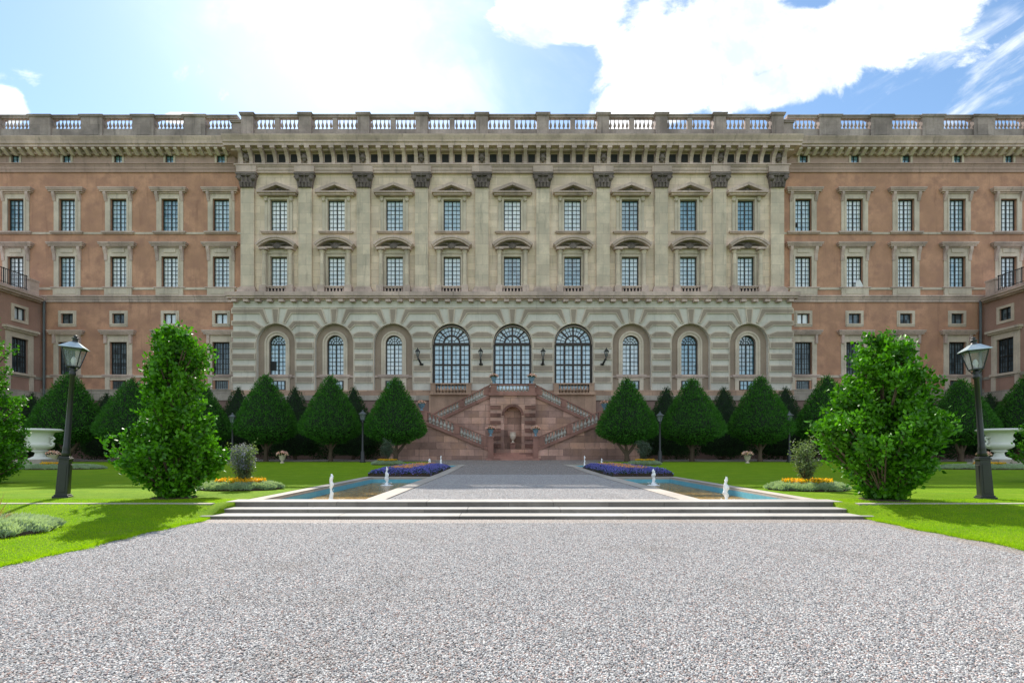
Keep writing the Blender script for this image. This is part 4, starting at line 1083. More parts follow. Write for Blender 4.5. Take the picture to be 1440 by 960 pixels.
# ------------------------------------------------------------------ low side wings that frame the garden
def side_wing(sx, label):
    r = thing('garden_wing', label, 'building', (sx*42.1, WY-0.5, 0.2), 'low wings framing the garden')
    ox, oy, oz = r.location; X = 42.1
    zt = 14.0
    mb = MB(); D0 = -16.0
    # wall in local coordinates: local axis a runs from the corner towards the camera
    wins = [-1.1-4.62*k for k in range(4)]
    def P(a, out, z): return (sx*(X-out)-ox, a-oy, z-oz)         # out = metres towards the garden
    def pbox(m_, a0, a1, o0, o1, z0, z1, mi=0):
        x0, y0, z0_ = P(a0, o0, z0); x1, y1, z1_ = P(a1, o1, z1)
        m_.box(min(x0, x1), max(x0, x1), min(y0, y1), max(y0, y1), z0_, z1_, mi)
    # wall pieces around the openings
    holes = []
    for w in wins: holes += [(w-0.73, w+0.73, 7.55, 10.5), (w-0.5, w+0.5, 12.05, 13.1)]
    xs = sorted(set([D0, WY-0.05] + [h[0] for h in holes] + [h[1] for h in holes])); zs = sorted(set([2.9, zt] + [h[2] for h in holes] + [h[3] for h in holes]))
    for i in range(len(xs)-1):
        for j in range(len(zs)-1):
            cx_m, cz_m = (xs[i]+xs[i+1])/2, (zs[j]+zs[j+1])/2
            if any(h[0] < cx_m < h[1] and h[2] < cz_m < h[3] for h in holes): continue
            pbox(mb, xs[i], xs[i+1], -0.5, 0, zs[j], zs[j+1])
    mb.build('wall', M['wingplaster'], r)
    mb = MB(); pbox(mb, D0, WY-0.05, -0.4, 0.12, 5.2, 6.1, 0); pbox(mb, D0, WY-0.05, -0.4, 0.05, 7.2, 7.45, 0); pbox(mb, D0, WY-0.05, -0.4, 0.06, 2.9, 5.2, 1); pbox(mb, D0, WY-0.05, -0.4, 0.10, 0, 2.9, 2); 
    mb.build('plinth', [M['plinth'], M['red'], M['reddark']], r)
    mb = MB(); pbox(mb, D0, WY-0.4, -0.5, 0.25, zt, zt+0.12); pbox(mb, D0-0.3, WY-0.45, -0.5, 0.50, zt+0.12, zt+0.3); pbox(mb, D0-0.4, WY-0.45, -0.5, 0.62, zt+0.3, zt+0.42)
    pbox(mb, D0, WY-0.1, -12, -0.5, zt-0.3, zt+0.38)
    mb.build('cornice', M['trimgrey'], r)
    mb = MB(); pbox(mb, WY-1.35, WY-0.5, -0.25, 0.15, zt+0.42, zt+1.75); pbox(mb, WY-1.42, WY-0.46, -0.3, 0.2, zt+1.75, zt+1.9)
    pbox(mb, D0, WY-1.36, -0.2, 0.1, zt+0.42, zt+0.75)
    mb.build('parapet', M['trimgrey'], r)
    mb = MB(); a = WY-1.5; pbox(mb, D0, WY-1.36, -0.06, 0.0, zt+2.0, zt+2.06); pbox(mb, D0, WY-1.36, -0.05, -0.01, zt+0.88, zt+0.92)
    while a > D0: pbox(mb, a-0.015, a+0.015, -0.045, -0.015, zt+0.76, zt+2.0); a -= 0.16
    a = WY-1.5
    while a > D0: pbox(mb, a-0.03, a+0.03, -0.06, 0.0, zt+0.76, zt+2.1); a -= 1.9
    mb.build('iron_railing', M['iron'], r)
    for w in wins:
        s = MB()
        for q0, q1 in ((w-0.95, w-0.73), (w+0.73, w+0.95)): pbox(s, q0, q1, 0, 0.09, 7.55, 10.72)
        pbox(s, w-0.73, w+0.73, 0, 0.09, 10.5, 10.72)
        for q0, q1 in ((w-1.2, w-0.95), (w+0.95, w+1.2)): pbox(s, q0, q1, 0, 0.05, 7.55, 11.0)
        pbox(s, w-0.95, w+0.95, 0, 0.06, 10.72, 11.0)
        pbox(s, w-1.35, w+1.35, 0, 0.25, 11.0, 11.15); pbox(s, w-1.45, w+1.45, 0, 0.4, 11.15, 11.35)
        pbox(s, w-1.25, w+1.25, 0, 0.2, 7.36, 7.55); 
        for q in (-1, 1): pbox(s, w+q*1.0-0.17, w+q*1.0+0.17, 0, 0.1, 6.1, 7.36)
        wo_ = s.build('window', M['trim'], r)
        f = MB()
        for q0, q1 in ((w-0.73, w-0.65), (w+0.65, w+0.73), (w-0.05, w+0.05)): pbox(f, q0, q1, -0.24, -0.16, 7.55, 10.5)
        for q0, q1 in ((7.55, 7.63), (10.42, 10.5), (8.95, 9.05)): pbox(f, w-0.65, w+0.65, -0.235, -0.165, q0, q1)
        for k in (-0.45, -0.25, 0.25, 0.45): pbox(f, w+k-0.02, w+k+0.02, -0.22, -0.18, 7.63, 10.42)
        for k in range(1, 6): pbox(f, w-0.65, w+0.65, -0.218, -0.182, 7.63+k*0.465-0.02, 7.63+k*0.465+0.02)
        f.build('frame', M['frame'], wo_)
        p = MB(); pbox(p, w-0.72, w+0.72, -0.30, -0.26, 7.56, 10.49); p.build('pane', M['panedark'], wo_)
        s = MB()
        for q0, q1 in ((w-0.72, w-0.5), (w+0.5, w+0.72)): pbox(s, q0, q1, 0, 0.07, 11.83, 13.32)
        pbox(s, w-0.5, w+0.5, 0, 0.07, 13.1, 13.32); pbox(s, w-0.5, w+0.5, 0, 0.07, 11.83, 12.05)
        wo_ = s.build('window', M['trim'], r)
        f = MB()
        for q0, q1 in ((w-0.5, w-0.43), (w+0.43, w+0.5), (w-0.03, w+0.03)): pbox(f, q0, q1, -0.2, -0.12, 12.05, 13.1)
        for q0, q1 in ((12.05, 12.12), (13.03, 13.1)): pbox(f, w-0.43, w+0.43, -0.195, -0.125, q0, q1)
        f.build('frame', M['frame'], wo_)
        p = MB(); pbox(p, w-0.49, w+0.49, -0.26, -0.22, 12.06, 13.09); p.build('pane', M['panebright' if sx < 0 else 'panedark'], wo_)
side_wing(-1, 'low pink wing at the left edge with iron railing on its terrace')
side_wing(1, 'low pink wing at the right edge with iron railing on its terrace')

# ------------------------------------------------------------------ double staircase
FY, BY = -5.0, -3.0                                      # front faces of the lower and the upper flights
stc = thing('double_staircase', 'red sandstone double staircase with niche below the middle palace window', 'staircase', (0, FY, 0.2))
def sb(mb, name, mats, bevel=0): 
    mb.v = [(x, y-FY, z-0.2) for x, y, z in mb.v]
    return mb.build(name, mats, stc)
def mirror(poly, sx): return poly if sx > 0 else [(-x, z) for x, z in reversed(poly)]
xl = lambda px, Y: XP(px, Y)
FX = lambda px: abs(XP(px, FY)); BX = lambda px: abs(XP(px, BY))
zF = lambda y: Z(y, FY); zB = lambda y: Z(y, BY)
xin, xout = 1.86, 6.75          # lower flight foot and head, metres from the axis
zr0, zr1 = zF(614.5), zF(577)   # rail tops
zs0, zs1 = zF(634), zF(597)     # underside of the string
for sx in (-1, 1):
    # lower flight wall
    mb = MB(); mb.prism(mirror([(xin, 0.0), (9.6, 0.0), (9.6, zs1), (xout, zs1), (xin, zs0+0.02)], sx), FY+0.05, BY+0.02)
    mb.prism(mirror([(1.6, 0.0), (9.8, 0.0), (9.8, zF(629)), (2.2, zF(629)), (1.6, zF(634))], sx), FY-0.03, FY+0.05)
    sb(mb, 'flight_wall', M['red'])
    mb = MB(); dzs = 0.27
    mb.prism(mirror([(xin, zs0), (xout, zs1), (9.6, zs1), (9.6, zs1+dzs), (xout, zs1+dzs), (xin, zs0+dzs)], sx), FY-0.10, FY+0.35)
    # rail
    mb.prism(mirror([(xin, zr0-0.11), (xout, zr1-0.11), (9.6, zr1-0.11), (9.6, zr1), (xout, zr1), (xin, zr0)], sx), FY-0.14, FY+0.24)
    def col(x, w, z0, z1): mb.box(sx*x-w, sx*x+w, FY-0.12, FY+0.22, z0, z1)
    sl = (zr1-zr0)/(xout-xin); rz = lambda x: zr0+sl*(min(x, xout)-xin); szz = lambda x: zs0+(zs1-zs0)/(xout-xin)*(min(x, xout)-xin)
    for x, w in ((xin+0.28, 0.26), ((xin+xout)/2+0.05, 0.2), (xout+0.1, 0.22), (9.3, 0.25)): col(x, w, szz(x)+0.3, rz(x)-0.1)
    mb.box(sx*(xin-0.12)-0.20, sx*(xin-0.12)+0.20, FY-0.16, FY+0.26, 0.0, zr0-0.02)
    mb.box(sx*(xin-0.12)-0.25, sx*(xin-0.12)+0.25, FY-0.21, FY+0.31, zr0-0.02, zr0+0.08)
    sb(mb, 'stringer', M['redtrim'])
    def run(x0, x1, n, Y, base, top):
        mb = MB()
        for i in range(n):
            x = x0+(x1-x0)*(i+0.5)/n; z0_, z1_ = base(x), top(x)
            mb.lathe(sx*x, Y, z0_, [(r*0.95, z_/0.8*(z1_-z0_)) for r, z_ in BAL], 8)
        sb(mb, 'baluster_row', M['baluster'])
    run(xin+0.58, (xin+xout)/2-0.18, 7, FY+0.06, lambda x: szz(x)+0.26, lambda x: rz(x)-0.10)
    run((xin+xout)/2+0.28, xout-0.15, 7, FY+0.06, lambda x: szz(x)+0.26, lambda x: rz(x)-0.10)
    run(xout+0.35, 9.05, 7, FY+0.06, lambda x: szz(x)+0.26, lambda x: rz(x)-0.10)
    # upper flight
    ux0, ux1 = 1.86, 6.6; uz0, uz1 = zB(540.5), zB(582); us0, us1 = zB(559), zB(597)
    mb = MB(); mb.prism(mirror([(ux0, 0.0), (9.6, 0.0), (9.6, us1-0.3), (ux1, us1), (ux0, us0+0.02)], sx), BY+0.05, GY-0.1)
    sb(mb, 'flight_wall', M['red'])
    mb = MB(); mb.prism(mirror([(ux0, us0), (ux0, us0+0.27), (ux1, us1+0.27), (ux1, us1)], sx)[::-1], BY-0.08, BY+0.3)
    mb.prism(mirror([(ux0, uz0-0.11), (ux0, uz0), (ux1, uz1), (ux1, uz1-0.11)], sx)[::-1], BY-0.12, BY+0.2)
    for x, w in ((ux0+0.2, 0.3), (ux0+2.3, 0.2), (ux1-0.1, 0.2)):
        zb_ = us0+(us1-us0)*(x-ux0)/(ux1-ux0)+0.3; zt_ = uz0+(uz1-uz0)*(x-ux0)/(ux1-ux0)-0.1
        mb.box(sx*x-w, sx*x+w, BY-0.1, BY+0.18, zb_, zt_)
    sb(mb, 'stringer', M['redtrim'])
    mb = MB(); fb = lambda x: us0+(us1-us0)*(x-ux0)/(ux1-ux0)+0.26; ft = lambda x: uz0+(uz1-uz0)*(x-ux0)/(ux1-ux0)-0.10
    run(ux0+0.55, ux0+2.05, 7, BY+0.04, fb, ft); run(ux0+2.55, ux1-0.4, 7, BY+0.04, fb, ft)
    # treads inside the flights
    mb = MB(); n = 18
    for i in range(n):
        x = xin+(xout-xin)*i/n; x2 = xin+(xout-xin)*(i+1)/n
        mb.box(min(sx*x, sx*x2), max(sx*x, sx*x2), FY+0.36, BY+0.02, 0.3, 0.35+(zs1+0.3-0.35)*(i+1)/n)
    sb(mb, 'treads', M['plinth'])
# centre block with niche, landing balustrade
cw = 1.84; CY = BY-0.25
mb = MB(); ntop = zB(572); nr = 0.70; nzs = ntop-nr
arch_wall(mb, -cw, cw, 0.2, zB(553), 0, nr, nzs, CY, 0.8, foot=zB(631))
for sx in (-1, 1): mb.quad((sx*cw, CY, 0.2), (sx*cw, GY-0.1, 0.2), (sx*cw, GY-0.1, zB(553)), (sx*cw, CY, zB(553)))
mb.quad((-cw, CY+0.8, 0.2), (cw, CY+0.8, 0.2), (cw, CY+0.8, zB(553)), (-cw, CY+0.8, zB(553)))
sb(mb, 'niche_block', M['red'])
mb = MB()
A = arch_pts(0, nr+0.20, nzs, 14); B = arch_pts(0, nr, nzs, 14)
for i in range(14): mb.prism([B[i], B[i+1], A[i+1], A[i]][::-1], CY-0.06, CY)
for k in range(6):
    z0_ = zB(629)+k*0.62
    for sx in (-1, 1):
        a, b_ = sorted((sx*(nr+0.28), sx*(cw-0.02)))
        if z0_+0.3 < zB(555): mb.box(a, b_, CY-0.07, CY, z0_, z0_+0.30)
sb(mb, 'banded_blocks', M['reddark'])
mb = MB(); mb.box(-cw-0.1, cw+0.1, CY-0.15, GY-0.1, zB(556.5), zB(552.5)); 
for sx in (-1, 1):
    mb.box(sx*1.55-0.25, sx*1.55+0.25, CY-0.1, CY+0.35, zB(552.5), zB(541.5)); mb.box(sx*1.55-0.3, sx*1.55+0.3, CY-0.15, CY+0.4, zB(541.5), zB(539.8))
mb.box(-1.3, 1.3, CY-0.06, CY+0.26, zB(542.5), zB(540.6)); mb.box(-1.3, 1.3, CY-0.06, CY+0.26, zB(552.5), zB(551))
sb(mb, 'landing', M['redtrim'])
mb = MB(); balusters(mb, -1.28, 1.28, 9, CY+0.1, zB(551), zB(542.5), 0.9); sb(mb, 'baluster_row', M['baluster'])
mb = MB()
for k, (w, y0) in enumerate(((2.1, FY-0.75), (1.62, FY-0.25), (1.62, FY+0.25), (1.62, FY+0.75))): mb.box(-w, w, y0, CY-0.01, 0.0, 0.2+0.14*(k+1))
sb(mb, 'foot_steps', M['redtrim'])

# stone vase on its pedestal in the niche
v = thing('niche_vase', 'stone vase on a square pedestal inside the staircase niche', 'vase', (0, CY+0.3, 0.76))
mb = MB(); mb.box(-0.26, 0.26, -0.22, 0.22, 0, 0.12); mb.box(-0.2, 0.2, -0.18, 0.18, 0.12, 0.72); mb.box(-0.25, 0.25, -0.22, 0.22, 0.72, 0.8); mb.build('pedestal', M['redtrim'], v)
mb = MB(); mb.lathe(0, 0, 0.8, [(0.16, 0), (0.14, 0.05), (0.06, 0.12), (0.08, 0.2), (0.22, 0.35), (0.26, 0.5), (0.27, 0.66), (0.22, 0.75), (0.27, 0.82), (0.25, 0.86)], 14); mb.build('bowl', M['trim'], v, smooth=True)

# ------------------------------------------------------------------ foliage generators
def rot_rand(n):
    q = rng.normal(size=(n, 4)); q /= np.linalg.norm(q, axis=1)[:, None]
    w, x, y, z = q.T
    return np.stack([np.stack([1-2*(y*y+z*z), 2*(x*y-w*z), 2*(x*z+w*y)], -1), np.stack([2*(x*y+w*z), 1-2*(x*x+z*z), 2*(y*z-w*x)], -1), np.stack([2*(x*z-w*y), 2*(y*z+w*x), 1-2*(x*x+y*y)], -1)], 1)
def dir_frames(dirs, roll):
    """frames whose x axis is dirs"""
    up = np.tile(np.array([[0.12, 0.07, 1.0]]), (len(dirs), 1))
    a = np.cross(up, dirs); a /= (np.linalg.norm(a, axis=1)[:, None]+1e-9); b = np.cross(dirs, a)
    c_, s2 = np.cos(roll)[:, None], np.sin(roll)[:, None]
    return dirs, a*c_+b*s2, -a*s2+b*c_
def blades(name, pos, dirs, length, width, mat, parent=None, fold=0.0):
    """pointed leaves as two triangles-sharing quads: base, two shoulders, tip"""
    n = len(pos); X, Yv, Zv = dir_frames(dirs/np.linalg.norm(dirs, axis=1)[:, None], rng.uniform(0, 6.28, n))
    L = length[:, None]; Wd = width[:, None]
    v0 = pos; v1 = pos+X*L*0.45+Yv*Wd*0.5+Zv*Wd*fold; v2 = pos+X*L; v3 = pos+X*L*0.45-Yv*Wd*0.5+Zv*Wd*fold
    V = np.stack([v0, v1, v2, v3], 1).reshape(-1, 3)
    Fq = (np.array([[0, 1, 2, 0, 2, 3]])+4*np.arange(n)[:, None]).ravel()
    return npmesh(name, V, Fq, 3, mat, parent)
def surf_of_rev(prof, n):
    """random points on a lathed profile [(z, r)], area weighted; returns pos, outward normal"""
    zs = np.array([p[0] for p in prof]); rs = np.array([p[1] for p in prof])
    seg = np.hypot(np.diff(zs), np.diff(rs))*(rs[1:]+rs[:-1]+0.02); k = rng.choice(len(seg), n, p=seg/seg.sum()); t_ = rng.random(n)
    z = zs[k]+(zs[k+1]-zs[k])*t_; r = rs[k]+(rs[k+1]-rs[k])*t_; th = rng.random(n)*2*np.pi
    nz_ = -(rs[k+1]-rs[k]); nr_ = (zs[k+1]-zs[k]); L = np.hypot(nz_, nr_)+1e-9
    return np.stack([r*np.cos(th), r*np.sin(th), z], 1), np.stack([nr_/L*np.cos(th), nr_/L*np.sin(th), nz_/L], 1)
def lump(p, s, seed):
    ph = np.array([seed*1.3, seed*2.1, seed*0.7])
    q = p*s+ph
    return (np.sin(q[:, 0]*1.0+np.sin(q[:, 1]*1.7))+np.sin(q[:, 1]*1.3+np.sin(q[:, 2]*1.9)+1)+np.sin(q[:, 2]*1.1+np.sin(q[:, 0]*1.5)+2))/3

def yew_proto(H, Rm, z0, trunk, mat, seed, n=17000, low=0.55):
    root = bpy.data.objects.new('clipped_yew', None); C.objects.link(root)
    pr = [(0, 0.02), (0.0, low*0.75), (0.05, low), (0.11, 0.86), (0.18, 1.0), (0.28, 0.955), (0.43, 0.81), (0.58, 0.64), (0.73, 0.455), (0.86, 0.29), (0.95, 0.165), (1.0, 0.04)]
    hh = H-z0
    prof = [(z0+a*hh, b_*Rm) for a, b_ in pr]
    pos, nor = surf_of_rev(prof, n)
    dpt = rng.random(n)**1.1*0.28
    lm = lump(pos, 3.0, seed)*0.06+lump(pos, 9.0, seed+3)*0.05
    pos = pos+nor*(lm-dpt+0.02)[:, None]
    d = nor+rng.normal(0, 0.55, (n, 3))+np.array([0, 0, 0.45])
    blades('crown', pos, d, rng.uniform(0.09, 0.20, n), rng.uniform(0.03, 0.06, n), mat, root)
    k9 = 260; p9, n9 = surf_of_rev(prof, k9); setting(blades('stray_shoots', p9, n9+rng.normal(0, 0.3, (k9, 3))+np.array([0, 0, 0.9]), rng.uniform(0.18, 0.34, k9), rng.uniform(0.03, 0.05, k9), mat, root), 'stuff')
    c_ = MB(); c_.lathe(0, 0, 0, [(max(0.02, r*0.95-0.2), z) for z, r in prof[1:]], 18); c_.build('light_blocking_core', M['yewcore'], root, smooth=True)  # solid dark green core added inside the crown to block light
    tm = MB()
    if trunk == 'fork':
        tm.tube([(0, 0, 0), (0.02, 0, 0.25), (0.05, 0, 0.6)], [0.24, 0.17, 0.17], 8)
        for a, l in ((-0.55, 1.0), (0.6, 0.95), (0.1, 1.1)): tm.tube([(0.03, 0, 0.5), (a*0.6, 0.1*a, 0.9), (a*1.2, 0.2*a, 1.4*l)], [0.14, 0.11, 0.08], 7)
    else:
        tm.tube([(0, 0, 0), (0.03, 0, 0.4), (-0.02, 0, 0.9), (0.02, 0, 1.6)], [0.2, 0.14, 0.13, 0.12], 8)
        for a in (-0.5, 0.5): tm.tube([(0, 0, 0.7), (a*0.7, 0, 1.2), (a*1.3, 0, 1.6)], [0.08, 0.06, 0.04], 6)
    tm.build('trunk', M['bark'], root, smooth=True)
    return root
YD = 34.5
ys = lambda px, d=YD: (px-712)*d/F+CAMX
protoA = yew_proto(5.95, 2.14, 1.32, 'fork', M['yew'], 1)
protoB = yew_proto(5.90, 2.18, 1.30, 'plain', M['yew'], 5)
front = [(556, 'A', 1.0, 'clipped yew cone directly left of the staircase, trunk forked near the ground'), (465, 'B', 1.0, 'clipped yew cone, second to the left from the staircase in the front row'),
         (374, 'B', 1.02, 'clipped yew cone, third to the left from the staircase in the front row'), (283, 'A', 0.93, 'clipped yew cone mostly hidden behind the big leafy tree on the left'),
         (186, 'B', 1.0, 'clipped yew cone showing left of the big leafy tree, right of the tall left lamp'), (97, 'A', 1.04, 'clipped yew cone directly behind the tall left lamp post'),
         (5, 'B', 0.8, 'clipped yew behind the big white urn at the left edge'),
         (882, 'A', 1.0, 'clipped yew cone directly right of the staircase, trunk forked near the ground'), (973, 'B', 0.99, 'clipped yew cone, second to the right from the staircase in the front row'),
         (1069, 'B', 1.01, 'clipped yew cone, third to the right from the staircase in the front row'), (1163, 'A', 1.0, 'clipped yew cone peeking out left of the big leafy tree on the right'),
         (1256, 'B', 0.95, 'clipped yew cone mostly hidden behind the big leafy tree on the right'), (1351, 'A', 0.99, 'clipped yew cone directly behind the tall right lamp post'), (1446, 'B', 1.02, 'clipped yew at the right edge behind the big white urn')]
GRF = 'clipped yew cones in the front row'
used = set()
for px, k, s, lab in front:
    pr_ = protoA if k == 'A' else protoB
    o = pr_ if k not in used else copy_tree(pr_); used.add(k)
    o.name = 'clipped_yew'
    o.location = (ys(px), YD-CAMD, gz(YD)); o.scale = (s*random.uniform(0.96, 1.03), s, s*random.uniform(0.97, 1.025)); o.rotation_euler = (0, 0, random.uniform(-0.3, 0.3) + (math.pi if random.random() < 0.5 else 0))
    tag(o, lab, 'yew tree', GRF)
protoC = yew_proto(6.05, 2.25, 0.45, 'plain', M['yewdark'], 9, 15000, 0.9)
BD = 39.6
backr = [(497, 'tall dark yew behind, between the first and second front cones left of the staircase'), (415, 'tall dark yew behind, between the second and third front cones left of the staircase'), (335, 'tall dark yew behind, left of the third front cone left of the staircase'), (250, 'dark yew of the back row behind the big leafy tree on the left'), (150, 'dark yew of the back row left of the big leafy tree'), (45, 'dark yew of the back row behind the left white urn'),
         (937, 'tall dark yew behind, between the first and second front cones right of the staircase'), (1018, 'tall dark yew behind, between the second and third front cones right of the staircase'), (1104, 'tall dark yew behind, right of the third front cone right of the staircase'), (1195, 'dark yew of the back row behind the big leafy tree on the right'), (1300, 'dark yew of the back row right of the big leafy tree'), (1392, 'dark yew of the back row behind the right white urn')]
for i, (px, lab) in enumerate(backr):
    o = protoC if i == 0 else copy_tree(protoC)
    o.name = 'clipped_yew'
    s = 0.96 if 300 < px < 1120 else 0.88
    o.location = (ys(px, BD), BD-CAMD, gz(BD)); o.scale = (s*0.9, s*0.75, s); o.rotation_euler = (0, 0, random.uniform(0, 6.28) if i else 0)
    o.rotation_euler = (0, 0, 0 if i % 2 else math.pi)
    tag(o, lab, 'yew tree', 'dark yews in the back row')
# low dark undergrowth behind the trunks
for sx in (-1, 1):
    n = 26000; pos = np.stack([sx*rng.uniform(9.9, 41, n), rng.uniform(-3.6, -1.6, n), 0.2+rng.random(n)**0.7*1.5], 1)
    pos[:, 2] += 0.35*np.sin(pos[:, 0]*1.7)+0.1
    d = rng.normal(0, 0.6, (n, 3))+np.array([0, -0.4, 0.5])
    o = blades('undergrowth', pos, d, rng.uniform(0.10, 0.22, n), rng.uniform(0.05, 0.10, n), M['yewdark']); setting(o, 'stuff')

def broad_tree(name, base, prof, n_sprays, leaf, seed, label, group, mat, trunk=True, n_per=72, cat='tree', stems=7, twigr=0.02):
    """prof: [(z, left radius, right radius)]; leaves grow in sprays on limbs inside that outline"""
    root = thing(name, label, cat, base, group)
    zs = np.array([p[0] for p in prof]); rl = np.array([p[1] for p in prof]); rr_ = np.array([p[2] for p in prof])
    r0 = np.random.default_rng(seed)
    th = r0.random(n_sprays)*2*np.pi; w_ = (rl+rr_)+0.05
    cdf = np.cumsum(w_); cdf = cdf/cdf[-1]
    zt = np.interp(r0.random(n_sprays), cdf, zs)+r0.normal(0, 0.05, n_sprays)
    over = zt > zs[-1]-0.13; zt[over] = zs[-1]-0.13-r0.random(over.sum())*0.9; zt = np.clip(zt, zs[0]+0.04, None)
    cs = (1+np.cos(th))/2
    rad = np.interp(zt, zs, rl)*(1-cs)+np.interp(zt, zs, rr_)*cs
    k = r0.random(n_sprays)**0.42
    lm = 0.81+0.12*np.sin(th*2+zt*4+seed)+0.18*np.sin(th*5-zt*7+seed)
    rr2 = np.clip(rad*k*lm-0.09, 0.02, None)
    cp = np.stack([rr2*np.cos(th), rr2*np.sin(th)*0.9, zt], 1)
    limb = MB(); order = np.argsort(-k)
    for i in order[:int(n_sprays*0.45)]:
        c_ = cp[i]; za = max(0.15, c_[2]-0.35-0.55*rr2[i]); a0 = c_*np.array([0.12, 0.12, 0])+np.array([0, 0, za])
        md = (a0+c_)/2+np.array([0, 0, -0.04]); limb.tube([tuple(a0), tuple(md), tuple(c_)], [twigr*1.1, twigr*0.75, twigr*0.35], 5)
    if trunk:
        H = zs[-1]
        for j in range(stems):
            a = 6.28*j/stems; rr3 = 0.10
            limb.tube([(rr3*math.cos(a), rr3*math.sin(a), -0.03), (rr3*0.8*math.cos(a), rr3*0.8*math.sin(a), H*0.25), (0.22*math.cos(a+.3), 0.22*math.sin(a+.3), H*0.55), (0.12*math.cos(a), 0.12*math.sin(a), H*0.86)], [0.055, 0.045, 0.03, 0.012], 6)
    limb.build('trunk', M['bark'], root, smooth=True)
    # leaves: each spray points out and up
    n = n_sprays*n_per; idx = np.repeat(np.arange(n_sprays), n_per)
    out = np.stack([np.cos(th), np.sin(th), np.full(n_sprays, 1.15)], 1); out /= np.linalg.norm(out, axis=1)[:, None]
    sz = r0.uniform(0.8, 1.25, n_sprays)
    t_ = r0.random(n)
    p = cp[idx]+out[idx]*((t_-0.6)*0.36*sz[idx])[:, None]+np.clip(r0.normal(0, 0.062, (n, 3)), -0.11, 0.11)*sz[idx][:, None]
    d = out[idx]*0.5+r0.normal(0, 0.75, (n, 3))+np.array([0, 0, 0.25])
    p[:, 2] = np.maximum(p[:, 2], 0.03)
    blades('crown', p, d, r0.uniform(0.75, 1.25, n)*leaf, r0.uniform(0.75, 1.1, n)*leaf*0.72, mat, root, fold=0.14)
    return root
def prof_px(rows, cx, s, y0):                                          # outline survey -> metres
    return [((y0-y)/s, max(0.03, (cx-a)/s), max(0.03, (b_-cx)/s)) for y, a, b_ in rows]
LG = 'two big leafy trees beside the steps'
d = 10.1; s = F/d
broad_tree('leafy_tree', ((245-712)/s+CAMX, d-CAMD, 0.0), prof_px([(700, 226, 266), (688, 212, 276), (672, 190, 295), (655, 166, 308), (640, 158, 314), (620, 172, 312), (600, 190, 306), (575, 193, 298), (550, 196, 292), (520, 211, 304), (495, 214, 302), (475, 230, 290), (458, 250, 274)], 245, s, 700),
           470, 0.093, 3, 'big bright leafy tree on the left lawn with a slim pointed top', LG, M['leaf'])
d = 9.65; s = F/d
broad_tree('leafy_tree', ((1243-712)/s+CAMX, d-CAMD, 0.0), prof_px([(703, 1224, 1266), (690, 1212, 1278), (670, 1188, 1300), (650, 1165, 1318), (630, 1148, 1326), (610, 1148, 1328), (590, 1156, 1322), (565, 1166, 1308), (540, 1180, 1304), (515, 1190, 1294), (490, 1202, 1280), (472, 1222, 1262), (463, 1236, 1252)], 1243, s, 703),
           560, 0.093, 8, 'big bright leafy tree on the right lawn, broad and full', LG, M['leaf'])
d = 14.2; s = F/d
broad_tree('leafy_tree', ((-22-712)/s+CAMX, d-CAMD, 0.0), prof_px([(684, -45, 4), (668, -70, 14), (650, -85, 24), (632, -90, 32), (612, -85, 28), (600, -80, 16), (585, -75, 20), (560, -75, 32), (540, -70, 24), (510, -60, 18), (490, -55, 20), (475, -45, 10), (450, -30, -14)], -22, s, 684),
           260, 0.088, 5, 'leafy tree cut off by the left edge of the picture', 'leafy trees at the picture edges', M['leaf'])
d = 14.6; s = F/d
broad_tree('leafy_tree', ((1482-712)/s+CAMX, d-CAMD, 0.0), prof_px([(684, 1462, 1505), (665, 1450, 1520), (650, 1436, 1535), (632, 1419, 1545), (618, 1422, 1540), (606, 1440, 1530), (580, 1450, 1525), (550, 1452, 1520), (510, 1456, 1510), (480, 1470, 1500)], 1482, s, 684),
           150, 0.088, 6, 'leafy tree showing only a few twigs at the right edge', 'leafy trees at the picture edges', M['leaf'])

